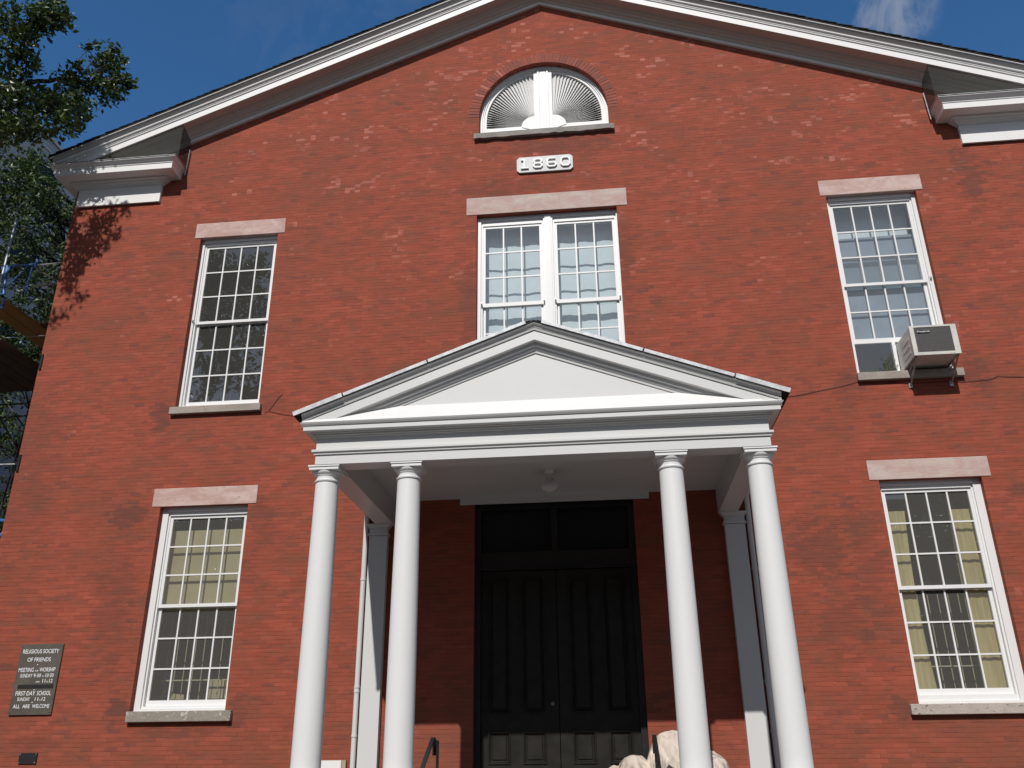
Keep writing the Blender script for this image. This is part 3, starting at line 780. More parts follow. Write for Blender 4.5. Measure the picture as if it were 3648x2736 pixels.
# columns
cb = MB()
prof = [(.19,1.20),(.19,1.26)]
for i in range(13):
    t_ = i/12; z_ = 1.28+ (5.02-1.28)*t_; r_e = .181 - .026*(t_**1.6)
    prof.append((r_e, z_))
prof += [(.166,5.022),(.172,5.032),(.172,5.042),(.164,5.05),(.155,5.053),(.152,5.09),(.155,5.10),(.166,5.108),(.167,5.118),(.172,5.12),(.19,5.14),(.197,5.16),(.196,5.17)]
cb.lathe(prof, (0,0,0), 48)
col0 = obj('column', cb, M['col'], H, smooth=35, loc=(0,0,0))
ab = MB(); ab.box(-.202,.202,-.202,.202,5.17,5.208); ab.box(-.214,.214,-.214,.214,5.210,5.2315); pb = None
cap0 = obj('abacus', ab, M['col'], col0)
bs = MB(); bs.box(-.25,.25,-.25,.25,1.15,1.20); base0 = obj('plinth', bs, M['col'], col0)
xs = (-2.88, -1.752, 1.728, 2.862)
col0.location = (xs[0], -3.2, 0)
for xx in xs[1:]: copy_tree(col0, H, (xx, -3.2, 0))
# pilasters and downpipes
for sg in (-1, 1):
    s = MB(); a, b = (2.775, 3.095) if sg > 0 else (-3.1, -2.79)
    s.box(a, b, -.12, 0, 1.15, 5.035); s.box(a-.02, b+.02, -.14, 0, 5.04, 5.075); s.box(a, b, -.12, 0, 5.075, 5.16)
    s.box(a-.012, b+.012, -.132, 0, 5.16, 5.175)
    s.loft([[(a-.012,-.132,5.175),(b+.012,-.132,5.175),(b+.012,0,5.175),(a-.012,0,5.175)],[(a-.05,-.17,5.215),(b+.05,-.17,5.215),(b+.05,0,5.215),(a-.05,0,5.215)]], closed=True, caps=True)
    s.box(a-.05, b+.05, -.17, -.0, 5.216, 5.2315)
    obj('pilaster', s, M['portico'], H)
    d = MB(); xx = sg*3.175
    d.tube([(sg*3.21,-.30,5.70),(sg*3.20,-.16,5.60),(xx,-.075,5.50),(xx,-.07,5.3),(xx,-.07,1.2)], .042, 12)
    for zb in (2.62, 2.55, 1.9, 4.3): d.tube([(xx,-.07,zb),(xx,-.07,zb+.035)], .049, 12)
    d.box(xx-.06, xx+.06, -.03, 0, 2.60, 2.63)
    obj('downpipe', d, M['portico'], H, smooth=True)
# porch floor and steps
s = MB(); s.box(-3.3, 3.3, -3.75, -.001, 0, 1.15)
for i in range(6): s.box(-2.6, 2.6, -3.75-.31*(i+1), -3.75-.31*i, 0, 1.15-.165*(i+1))
obj('porch_steps', s, M['bluestone'], H)
# ---- door
s = MB(); yd = .10
s.box(-1.333, -1.235, yd, .34, 1.15, 5.61); s.box(1.235, 1.333, yd, .34, 1.15, 5.61); s.box(-1.235, 1.235, yd, .34, 5.46, 5.61)
s.box(-1.235, 1.235, yd+.02, .34, 4.44, 4.74); s.box(-1.235, 1.235, yd+.008, yd+.02, 4.50, 4.56); s.box(-.05, .05, yd+.03, .34, 4.74, 5.46)
DF = obj('door', s, M['doorframe'], H)
for q_ in ([(-1.235,.30,4.74),(-.05,.30,4.74),(-.05,.30,5.46),(-1.235,.30,5.46)], [(.05,.30,4.74),(1.235,.30,4.74),(1.235,.30,5.46),(.05,.30,5.46)]): p = MB(); p.open = True; p.quad([(a_, .21, c_) for a_, b_, c_ in q_]); obj('transom_pane', p, M['slateglass'], DF)
for sg in (-1, 1):
    lf = MB(); ya = .165
    x_a, x_b = (-1.232, -.006) if sg < 0 else (.006, 1.232)
    pans = []
    for (pa, pb_) in (((-1.12,-.765),(-.576,-.206)) if sg < 0 else ((.195,.553),(.75,1.11))):
        for (za, zb) in ((1.485,1.958),(2.22,4.335)): pans.append((pa, pb_, za, zb))
    loops = [[Vector(p_+(0,)) for p_ in rect(x_a,x_b,1.16,4.43)]] + [[Vector(p_+(0,)) for p_ in rect(*q)] for q in pans]
    fl_ = [p_ for L_ in loops for p_ in L_]; b0 = len(lf.v); lf.v += [(p_.x, ya, p_.y) for p_ in fl_]
    for tri in tessellate_polygon(loops): lf.f.append(tuple(b0+i for i in tri)); lf.m.append(0)
    for (pa, pb_, za, zb) in pans:
        steps = [(0,0),(.010,-.018),(.020,-.018),(.034,.010),(.040,.004),(.052,.016),(.060,.016),(.078,-.002)]
        rows = [[(pa+i_,ya+d_,za+i_),(pb_-i_,ya+d_,za+i_),(pb_-i_,ya+d_,zb-i_),(pa+i_,ya+d_,zb-i_)] for i_, d_ in steps]
        lf.loft(rows, closed=True); lf.quad(rows[-1])
    lf.box(x_a, x_b, ya+.035, ya+.05, 1.16, 4.43)
    obj('door_leaf', lf, M['door'], DF)
k = MB(); k.lathe([(.0,-.0),(.02,.0),(.02,.012)], (0,0,0), 12); kb = MB()
kb.tube([(-.098,.165,2.35),(-.098,.11,2.35)], .012, 10); kb.tube([(-.098,.115,2.35),(-.098,.085,2.35)], [.03,.026], 14)
obj('knob', kb, M['knob'], DF, smooth=True)
# iron tie plates on the corner
for zc in (8.68, 6.64):
    s = MB(); s.box(-9.81,-9.77,-.03,-.001,zc-.16,zc+.16); s.box(-9.86,-9.78,-.02,-.001,zc-.02,zc+.02); obj('tie_plate', s, M['iron'], H)

# ------------------------------------------------------------------ things on the facade
def text_mesh(txt, x0, x1, z0, z1, y, depth):
    cu = bpy.data.curves.new('t', 'FONT'); cu.body = txt; cu.size = 1; cu.extrude = 0.0; cu.resolution_u = 3; cu.offset = .006
    o = bpy.data.objects.new('t', cu); COL.objects.link(o)
    bpy.context.view_layer.update()
    me = bpy.data.meshes.new_from_object(o.evaluated_get(bpy.context.evaluated_depsgraph_get()))
    vs = [v.co.copy() for v in me.vertices]; fs = [tuple(p.vertices) for p in me.polygons]
    ax, bx = min(v.x for v in vs), max(v.x for v in vs); az, bz = min(v.y for v in vs), max(v.y for v in vs)
    bpy.data.objects.remove(o); bpy.data.curves.remove(cu); bpy.data.meshes.remove(me)
    sx = (x1-x0)/(bx-ax); sz = (z1-z0)/(bz-az)
    return [(x0+(v.x-ax)*sx, y, z0+(v.y-az)*sz) for v in vs], fs
def add_text(mb, *a):
    vs, fs = text_mesh(*a); b = len(mb.v); mb.v += vs
    for f in fs: mb.f.append(tuple(b+i for i in f)); mb.m.append(0)

# date plate 1860
DP = thing('date_plaque', (CX,0,12.26), 'white rectangular plaque with clipped corners and raised number 1860 above the centre window', 'plaque')
s = MB(); x0, x1, z0, z1, c = -.535, .585, 12.262, 12.632, .055
s.poly_extrude([(x0+c,z0),(x1-c,z0),(x1,z0+c),(x1,z1-c),(x1-c,z1),(x0+c,z1),(x0,z1-c),(x0,z0+c)], -.045, .0)
obj('plate', s, M['plaque_ground'], DP, bevel=.006)
def ribbon(mb, pts, w, y0, y1, closed):
    n = len(pts); Lr = []; Rr = []
    for i in range(n):
        p = Vector(pts[i]); a = Vector(pts[(i-1)%n]); b = Vector(pts[(i+1)%n])
        if not closed and i == 0: d1 = d2 = (b-p).normalized()
        elif not closed and i == n-1: d1 = d2 = (p-a).normalized()
        else: d1, d2 = (p-a).normalized(), (b-p).normalized()
        n1, n2 = Vector((-d1.y, d1.x)), Vector((-d2.y, d2.x)); m_ = (n1+n2).normalized(); k = w/2/max(.3, m_.dot(n1))
        Lr.append(p+m_*k); Rr.append(p-m_*k)
    rows = [[(l.x,y1,l.y),(l.x,y0,l.y),(r.x,y0,r.y),(r.x,y1,r.y)] for l, r in zip(Lr, Rr)]
    if closed: rows.append(rows[0])
    mb.loft(rows, closed=False, caps=not closed)
def octa(cx, z0, z1, hw, ch): return [(cx-hw+ch,z0),(cx+hw-ch,z0),(cx+hw,z0+ch),(cx+hw,z1-ch),(cx+hw-ch,z1),(cx-hw+ch,z1),(cx-hw,z1-ch),(cx-hw,z0+ch)]
zb, zt, wd = 12.352, 12.548, .034; zm = (zb+zt)/2
xd = (-.375, -.112, .165, .437)
ya, yb_ = -.080, -.044
s = MB(); s.box(xd[0]-.078, xd[0]+.078, ya, yb_, zb-.017, zb+.017); s.box(xd[0]-.021, xd[0]+.021, ya, yb_, zb+.017, zt+.017); s.box(xd[0]-.072, xd[0]-.021, ya, yb_, zt-.017, zt+.017); obj('numeral', s, M['white2'], DP)
s = MB(); ribbon(s, octa(xd[1], zm, zt, .078, .036), wd, ya, yb_, True); ribbon(s, octa(xd[1], zb, zm-.002, .084, .036), wd, ya+.002, yb_, True); obj('numeral', s, M['white2'], DP)
s = MB(); ribbon(s, [(xd[2]+.072,zt),(xd[2]-.05,zt),(xd[2]-.084,zt-.034),(xd[2]-.084,zb+.036),(xd[2]-.05,zb),(xd[2]+.05,zb),(xd[2]+.084,zb+.034),(xd[2]+.084,zm-.032),(xd[2]+.05,zm-.004),(xd[2]-.066,zm-.004)], wd, ya, yb_, False); obj('numeral', s, M['white2'], DP)
s = MB(); ribbon(s, octa(xd[3], zb, zt, .084, .04), wd, ya, yb_, True); obj('numeral', s, M['white2'], DP)

# notice sign
NS = thing('notice_sign', (-8.62,0,2.29), 'dark bronze notice board with white lettering about worship times beside lower left window', 'sign')
s = MB(); s.box(-8.99,-8.25,-.03,0,2.295,3.41); obj('board', s, M['plate'], NS, bevel=.004)
s = MB(); s.box(-8.915,-8.295,-.034,-.031,2.703,2.765); obj('blank_strip', s, M['platedark'], NS)
s = MB(); s.open = True
yt = -.0335
for a in (('RELIGIOUS SOCIETY',-8.94,-8.307,3.258,3.325),('OF FRIENDS',-8.835,-8.425,3.128,3.192),
          ('MEETING',-8.955,-8.69,2.966,3.03),('FOR',-8.665,-8.605,2.968,2.994),('WORSHIP',-8.588,-8.312,2.966,3.03),
          ('SUNDAY',-8.906,-8.695,2.878,2.935),('9\u00b730',-8.672,-8.545,2.878,2.935),('TO',-8.527,-8.484,2.880,2.904),('10\u00b730',-8.464,-8.324,2.878,2.935),
          ('AND',-8.617,-8.541,2.794,2.818),('11',-8.50,-8.45,2.793,2.85),('TO',-8.437,-8.397,2.794,2.818),('12',-8.38,-8.325,2.793,2.85),
          ('FIRST\u00b7DAY',-8.925,-8.586,2.595,2.662),('SCHOOL',-8.553,-8.312,2.595,2.662),('SUNDAY',-8.876,-8.658,2.512,2.566),('11',-8.57,-8.515,2.512,2.566),('TO',-8.505,-8.465,2.513,2.537),('12',-8.45,-8.39,2.512,2.566),
          ('ALL',-8.927,-8.807,2.40,2.458),('ARE',-8.762,-8.635,2.40,2.458),('WELCOME',-8.594,-8.299,2.40,2.458)):
    s = MB(); s.open = True; add_text(s, a[0], a[1], a[2], a[3], a[4], yt, 0); obj('lettering', s, M['letter'], NS)
for xx, z_ in ((-8.64,3.078),(-8.615,2.683),(-8.608,2.487)): s = MB(); s.open = True; s.quad([(xx-.009,yt,z_-.006),(xx+.009,yt,z_-.006),(xx+.009,yt,z_+.006),(xx-.009,yt,z_+.006)]); obj('dot', s, M['letter'], NS)
for xx in (-8.965,-8.275):
    for z_ in (2.33,3.37): s = MB(); s.tube([(xx,-.034,z_),(xx,-.03,z_)], .008, 8); obj('screw', s, M['platedark'], NS)
# small vent plate
VP = thing('vent_plate', (-8.505,0,1.56), 'small dark metal plate screwed to the brick below the notice board', 'wall plate')
s = MB(); s.box(-8.66,-8.355,-.02,0,1.563,1.726); obj('plate', s, M['platedark'], VP, bevel=.003)
for xx in (-8.64,-8.375):
    for z_ in (1.582,1.708): s = MB(); s.tube([(xx,-.027,z_),(xx,-.02,z_)], .010, 8); obj('screw', s, M['galv'], VP)
# white notice box behind the left columns
NB = thing('notice_case', (-3.5,0,.9), 'small white wooden notice case with tan side on wall behind the leftmost column', 'notice case')
s = MB(); s.box(-3.88,-3.36,-.06,-.02,.95,1.572); obj('panel', s, M['white2'], NB)
s = MB(); s.box(-3.355,-3.29,-.05,0,.93,1.575); s.box(-3.90,-3.355,-.02,0,.93,1.575); obj('backboard', s, M['shade_beige'], NB)

# porch lamp
PL = thing('ceiling_lamp', (.03,-1.42,5.645), 'white opal schoolhouse globe lamp hanging from the portico ceiling', 'lamp')
s = MB(); s.lathe([(.0,5.645),(.075,5.645),(.075,5.615),(.065,5.60),(.03,5.585),(.022,5.58),(.022,5.53),(.0,5.53)], (.03,-1.42,0), 24); obj('lamp_canopy', s, M['white2'], PL, smooth=True)
s = MB(); s.lathe([(.0,5.535),(.065,5.535),(.068,5.50),(.074,5.495),(.10,5.48),(.135,5.44),(.145,5.40),(.132,5.355),(.09,5.32),(.04,5.30),(.012,5.293),(.0,5.292)], (.03,-1.42,0), 28); obj('globe', s, M['globe'], PL, smooth=True)

# air conditioner
AC = thing('air_conditioner', (6.46,-.3,7.655), 'beige window air conditioner with dark mesh rear projecting from the upper right window', 'air conditioner')
s = MB()
cx0, cx1, cz0, cz1, cy = 6.09, 6.83, 7.655, 8.19, -.55
s.box(cx0, cx1, -.535, .20, cz0, cz1)
for (za, zb2) in ((7.75,7.80),(7.87,7.92),(7.99,8.04)):
    for xx, sg in ((cx0,-1),(cx1,1)): s.loft([[(xx,-.42,za),(xx,-.08,za),(xx,-.08,zb2),(xx,-.42,zb2)],[(xx+sg*.005,-.41,za+.01),(xx+sg*.005,-.09,za+.01),(xx+sg*.004,-.09,zb2-.01),(xx+sg*.004,-.41,zb2-.01)]], closed=True, caps=True)
obj('cabinet', s, M['beige'], AC, bevel=.006)
s = MB()
s.box(cx0-.006, cx0+.065, cy, -.534, cz0-.004, cz1+.004); s.box(cx1-.085, cx1+.006, cy, -.534, cz0-.004, cz1+.004); s.box(cx0+.065, cx1-.085, cy, -.534, cz0-.004, cz0+.05); s.box(cx0+.065, cx1-.085, cy, -.534, cz1-.03, cz1+.004)
obj('rear_frame', s, M['beige'], AC, bevel=.003)
s = MB()
s.box(cx0+.065, cx1-.085, -.5375, -.5355, cz0+.05, cz1-.03)
nxg, nzg = 44, 36
for i in range(nxg+1):
    xx = cx0+.065 + (cx1-cx0-.15)*i/nxg; s.box(xx-.0022, xx+.0022, -.5452, -.5422, cz0+.05, cz1-.03)
for j in range(nzg+1):
    z_ = cz0+.05 + (cz1-cz0-.08)*j/nzg; s.box(cx0+.065, cx1-.085, -.5418, -.5385, z_-.0022, z_+.0022)
obj('mesh_grille', s, M['grille'], AC)
s = MB(); s.box(cx0+.105, cx0+.315, -.557, -.546, 8.058, 8.098); BD = obj('badge', s, M['platedark'], AC)
s = MB(); s.open = True; add_text(s, 'Friedrich', cx0+.112, cx0+.308, 8.064, 8.093, -.5585, 0); obj('badge_lettering', s, M['letter'], BD)
for xx in (6.125, 6.79):
    s = MB(); s.bar((xx,-.50,7.64),(xx,-.02,7.33), .028, .012); s.bar((xx,-.50,7.645),(xx,.0,7.645), .03, .012); s.box(xx-.03,xx+.03,-.02,0,7.29,7.37); s.bar((xx,-.30,7.64),(xx,-.06,7.53), .02, .01)
    obj('support_bracket', s, M['galv'], AC)
for xx in (6.175,6.215,6.68,6.72): s = MB(); s.tube([(xx,-.552,7.672),(xx,-.549,7.672)], .006, 8); obj('screw', s, M['platedark'], AC)
# weeds on that sill
WD = MB(); WD.open = True
for i in range(46):
    bx, by = random.uniform(5.38, 6.0), random.uniform(-.04, .08)
    tall = random.random() < .16 and bx > 5.65
    hgt = random.uniform(.22, .42) if tall else random.uniform(.05, .13)
    lx, ly = random.uniform(-.05,.05), random.uniform(-.03,.02)
    wv = .006
    WD.quad([(bx-wv,by,7.592),(bx+wv,by,7.592),(bx+lx,by+ly,7.592+hgt)])
    if tall:
        for k in range(9):
            f = (k+2)/11; px, pz = bx+lx*f, 7.592+hgt*f; a = random.choice((-1,1))*random.uniform(.03,.06)
            WD.quad([(px,by+ly*f,pz),(px+a*.5,by-.01,pz+.022),(px+a,by-.01,pz+.03),(px+a*.5,by,pz+.008)])
setp(obj('sill_weeds', WD, M['weed']), 'thin green weeds growing on the stone sill beside the air conditioner', 'weeds')

# cable along the wall
def wire(name, pts, r, label):
    P = []
    for i in range(len(pts)-1):
        a, b = Vector(pts[i]), Vector(pts[i+1]); n = 6
        for k in range(n):
            t_ = k/n; P.append(a.lerp(b, t_) + Vector((0, 0, -.035*math.sin(PI*t_)*(b-a).length/1.5 + random.uniform(-.004,.004))))
    P.append(Vector(pts[-1]))
    s = MB(); s.tube(P, r, 6); setp(obj(name, s, M['cable'], smooth=True), label, 'cable')
wire('wall_cable', [(4.0,-.012,7.235),(4.65,-.012,7.33),(5.25,-.012,7.445),(5.9,-.012,7.40),(6.69,-.012,7.384),(7.4,-.012,7.375),(7.55,-.012,7.43),(8.4,-.012,7.40),(9.8,-.012,7.35)], .004, 'black cable strung along brick under the air conditioner window')
wire('wall_cable', [(-5.22,-.012,7.42),(-5.12,-.012,7.43),(-4.6,-.012,7.31),(-4.0,-.012,7.24)], .004, 'short black cable on brick between upper left window and portico')
s = MB(); s.tube([(-5.14,-.012,7.43),(-5.06,-.012,7.55),(-4.98,-.012,7.68),(-4.90,-.012,7.77)], .004, 6); setp(obj('wall_cable', s, M['cable']), 'thin loose wire rising from the short cable beside upper left window', 'cable')

# handrails of the steps
def handrail(x, lab, curl):
    t_ = thing('handrail', (x,-4.0,.5), lab, 'handrail', 'iron handrails of the porch steps')
    s = MB(); s.bar((x,-3.98,1.80),(x,-5.6,.93), .045, .016)
    pts = [(x,-3.98,1.80)]
    for k in range(9):
        a = PI*.5*k/8; pts.append((x+curl*.0, -3.98+.10*math.sin(a), 1.70+.10*math.cos(a)))
    pts.append((x,-3.88,1.62))
    for a, b in zip(pts[:-1], pts[1:]): s.bar(a, b, .045, .014)
    obj('rail', s, M['iron'], t_)
    s = MB(); s.box(x-.013+curl*.06, x+.013+curl*.06, -4.03, -4.0, .9, 1.77); s.bar((x+curl*.06,-4.015,1.765),(x,-3.99,1.79), .026, .012); obj('post', s, M['iron'], t_)
    s = MB(); s.box(x-.014, x+.014, -5.5, -5.47, 0.02, 1.0); obj('post', s, M['iron'], t_)
handrail(-1.19, 'black iron handrail with curled end by the left inner column', 1)
handrail(1.245, 'black iron handrail rising in front of the canvas cover', 0)

# canvas covered pile on the porch
def canvas():
    n, m_ = 84, 44
    s = MB()
    def hgt(x, y):
        h = 0
        for cx, cy, rx, ry, hh in ((1.60,-1.45,.42,.5,1.90),(1.08,-1.45,.30,.42,1.60),(.78,-1.45,.26,.35,1.47),(2.10,-1.5,.24,.42,1.65)):
            d = ((x-cx)/rx)**2 + ((y-cy)/ry)**2
            if d < 1: h = max(h, 1.15 + (hh-1.15)*math.sqrt(max(0, 1-d**1.25)))
        return h
    import mathutils
    rows = []
    for i in range(n+1):
        x = .45 + 2.0*i/n; row = []
        for j in range(m_+1):
            y = -2.02 + 1.15*j/m_
            z = max(1.0, hgt(x, y))
            def ridge(p): return .5-abs(mathutils.noise.noise(p))*2
            ang = math.atan2(z-1.2, x-1.6)
            nz = ridge(Vector((x*3.5+2*y, y*2., 4)))*.04 + ridge(Vector((x*8-3*y, y*4, 9)))*.016 + ridge(Vector((ang*2.6, y*2, 2.)))*.05 - .03
            f = 1 if z > 1.17 else 0
            row.append((x, y + .07*ridge(Vector((x*5.5+z*2.5, z*2.2, 7)))*1.5 + .035*ridge(Vector((x*11+z*5, z*5, 3))), z + nz*f))
        rows.append(row)
    s.loft(rows); s.open = True
    return s
setp(obj('canvas_cover', canvas(), M['canvas'], smooth=45), 'crumpled cream canvas sheet thrown over a heap on the porch by right inner column', 'canvas cover')
s = MB(); nn = 14  # flat black arch added for the dark shaded gap under the canvas hem
pts = [(1.18+.72*i/nn, 1.15+.30*max(0, math.sin(PI*(i/nn)))**.8 + (.05 if i == 6 else 0)) for i in range(nn+1)]
s.poly_extrude(pts, -2.12, -2.03)
setp(obj('hem_shade', s, M['cable'], bevel=.012), 'flat black arch standing in for the shaded gap under the canvas hem', 'shade_patch')

# ------------------------------------------------------------------ alley: scaffold, neighbour, trees
SF = thing('scaffold', (-11.2,1.5,0), 'pipe scaffold with blue brackets and plank decks in the alley left of the building', 'scaffold')
s = MB()
s.tube([(-11.73,.9,11.48),(-11.08,.9,11.49)], .022, 8); s.tube([(-11.75,.9,11.5),(-11.68,.9,10.8)], .026, 8); s.tube([(-11.08,.9,11.42),(-11.08,.9,11.60)], .028, 8)
s.tube([(-11.66,.9,10.95),(-11.28,.9,11.46)], .012, 8); s.tube([(-11.74,.9,10.80),(-11.64,.9,10.80)], .022, 8); s.poly_extrude([(-11.88,11.47),(-11.66,11.48),(-11.70,11.30),(-11.82,11.34)], .885, .915); s.tube([(-11.16,.9,11.42),(-11.22,.95,10.75)], .018, 8)
s.tube([(-10.99,.10,9.98),(-10.99,.10,10.20)], .026, 8)
obj('bracket', s, M['bluesteel'], SF, smooth=True)
for (xx, yy, zt_) in ((-11.80,.88,12.7),(-11.9,3.4,13.2),(-10.75,3.4,10.1),(-12.6,1.0,12.2)): s = MB(); s.tube([(xx,yy,0),(xx,yy,zt_)], .024, 8); obj('standard', s, M['galv'], SF, smooth=True)
for a, b, r0 in (((-11.05,.9,11.46),(-10.35,.9,11.49),.018),((-11.06,.95,10.98),(-10.35,.95,11.02),.024),((-11.7,1.3,9.95),(-10.3,1.3,9.95),.012),((-12.0,1.0,7.0),(-10.1,1.4,7.1),.016),((-12.2,1.6,5.1),(-10.2,1.6,5.3),.016)):
    s = MB(); s.tube([a,b], r0, 8); obj('guard_rail', s, M['galv'], SF, smooth=True)
for a, b in (((-11.75,.92,12.4),(-10.2,1.3,9.9)),((-11.0,1.0,11.35),(-10.25,1.1,10.9)),((-11.9,1.2,8.8),(-10.15,1.8,6.2)),((-12.2,2.2,9.0),(-10.4,2.4,7.0)),((-11.0,1.7,8.8),(-10.35,1.9,6.6)),((-11.2,1.9,8.6),(-11.6,2.1,5.6)),((-11.6,1.2,8.35),(-10.2,1.3,8.4)),((-11.6,1.2,8.05),(-10.2,1.3,8.15)),((-11.4,.1,10.02),(-10.95,.1,10.06)),((-11.4,.1,9.7),(-11.1,.1,10.0))):
    s = MB(); s.tube([a,b], .018, 6); obj('brace', s, M['rusty'], SF)
for z_, xa, xb, ya, yb2, mt in ((10.20,-11.30,-11.0,.17,4.8,'plank'),(10.20,-11.62,-11.32,.25,4.9,'plank'),(10.75,-11.9,-10.4,2.2,2.5,'plankdark'),(10.35,-11.9,-10.4,2.55,2.85,'plankdark'),
        (8.92,-10.62,-10.31,-.55,1.85,'plankdark'),(8.92,-10.95,-10.64,-.5,1.85,'plankdark'),(8.92,-11.28,-10.97,-.6,1.85,'plankdark'),(8.92,-11.61,-11.30,-.5,1.85,'plankdark'),(8.92,-11.94,-11.63,-.55,1.85,'plankdark')):
    s = MB(); s.box(xa, xb, ya, yb2, z_, z_+.045); obj('plank', s, M[mt], SF, bevel=.004)
s = MB(); s.bar((-11.05,.9,5.87),(-10.28,.9,5.80), .06, .05); s.tube([(-10.31,.84,5.80),(-10.31,.96,5.80)], .05, 10); s.bar((-10.36,.92,5.76),(-10.75,.94,5.25), .05, .04); obj('bracket', s, M['bluesteel'], SF)

# grey neighbour beyond the alley
NBD = thing('apartment_building', (-19,16,0), 'tall pale grey ribbed apartment block seen behind the trees at left', 'building')
s = MB(); s.box(-30, -18, 5., 34, 0, 21.9); obj('wall', s, M['siding'], NBD)
s = MB(); s.box(-30.1, -17.93, 4.9, 34.1, 21.9, 22.05); s.box(-30.05, -17.97, 4.97, 34.05, 21.45, 21.52); obj('parapet', s, M['metaledge'], NBD)
for fl_ in range(6):
    for iy, yy in enumerate((8.3, 13.0, 18.0, 23.0)):
        z0_ = 19.6 - 3.0*fl_
        s = MB(); s.box(-18.0, -17.97, yy, yy+1.5, z0_, z0_+1.35); wd_ = obj('window', s, M['slateglass'], NBD)
        s = MB(); s.box(-18.0, -17.94, yy-.06, yy+1.56, z0_-.08, z0_-.002); s.box(-18.0, -17.95, yy+.72, yy+.78, z0_, z0_+1.35); obj('frame', s, M['rusty'], wd_)

def leafy(mb, c, n, size, spread, up=.25):
    """a rosette of pointed leaves round a twig tip"""
    c = Vector(c)
    for i in range(n):
        d = Vector((random.gauss(0,1), random.gauss(0,1), random.gauss(0,.8)+up)).normalized()
        o = c + Vector((random.gauss(0,spread), random.gauss(0,spread), random.gauss(0,spread*.8)))
        sd_ = d.cross(Vector((random.gauss(0,1), random.gauss(0,1), random.gauss(0,1)))).normalized()
        nn_ = d.cross(sd_); Ls = size*random.uniform(.65, 1.25); wv = Ls*random.uniform(.20, .30); cup = nn_*Ls*.10
        b = len(mb.v)
        mb.v += [tuple(o), tuple(o+d*Ls*.45+sd_*wv+cup), tuple(o+d*Ls), tuple(o+d*Ls*.45-sd_*wv+cup), tuple(o+d*Ls*.5)]
        mb.f += [(b,b+1,b+4),(b+1,b+2,b+4),(b,b+4,b+3),(b+4,b+2,b+3)]; mb.m += [0]*4
def limb(mb, pts, r0, r1, n=7):
    k = len(pts); P = []; R = []
    for i in range(k-1):
        for j in range(4):
            t_ = j/4; a, b = Vector(pts[i]), Vector(pts[i+1]); P.append(a.lerp(b, t_) + Vector((random.gauss(0,.02), random.gauss(0,.02), random.gauss(0,.02)))*(1 if j else 0)); R.append(r0+(r1-r0)*(i+t_)/(k-1))
    P.append(Vector(pts[-1])); R.append(r1); mb.tube(P, R, n, cap=True); return P
def twig_blob(tr, lf, root, c, r, ncl, per, size, spread=.05):
    """twigs from a limb point out into an uneven blob, leaves in rosettes along them"""
    c, root = Vector(c), Vector(root)
    for i in range(ncl):
        d = Vector((random.gauss(0,1), random.gauss(0,1), random.gauss(0,1))).normalized()*r*random.random()**.45
        e = c + Vector((d.x, d.y, d.z*.8))
        if i % 4 == 0:
            mid = root.lerp(e, .5) + Vector((random.gauss(0,.08), random.gauss(0,.08), random.gauss(0,.08)))
            tr.tube([root, mid, e], [.012,.008,.004], 4, cap=False)
        leafy(lf, e, per, size, spread)
# street oak whose branches hang over the left eave
OK_ = thing('oak_tree', (-13.4,-2.0,0), 'oak tree reaching dark leafy branches over the left eave against the sky', 'tree')
tr, lf = MB(), MB(); lf.open = True
limb(tr, [(-13.4,-2.0,0),(-13.3,-1.95,4),(-13.1,-1.9,8),(-12.9,-1.9,11),(-12.6,-1.7,14),(-12.4,-1.5,17.5),(-12.3,-1.3,20)], .26, .05, 10)
B1 = limb(tr, [(-12.7,-1.8,13.0),(-11.6,-1.5,13.9),(-10.9,-1.1,14.6),(-10.4,-.6,15.2),(-10.0,0,15.6),(-9.6,.4,15.9)], .075, .02)
B2 = limb(tr, [(-12.7,-1.8,12.8),(-11.4,-1.7,13.2),(-10.6,-1.6,13.5),(-10.1,-1.5,13.8),(-9.8,-1.2,14.1)], .065, .018)
B3 = limb(tr, [(-12.9,-1.9,11.8),(-11.6,-1.9,12.4),(-10.6,-1.9,12.75),(-9.9,-1.8,12.9),(-9.5,-1.7,12.8)], .055, .012)
B4 = limb(tr, [(-12.5,-1.6,15),(-11.6,-1.6,15.4),(-10.8,-1.6,15.7),(-10.3,-1.5,15.9)], .06, .018)
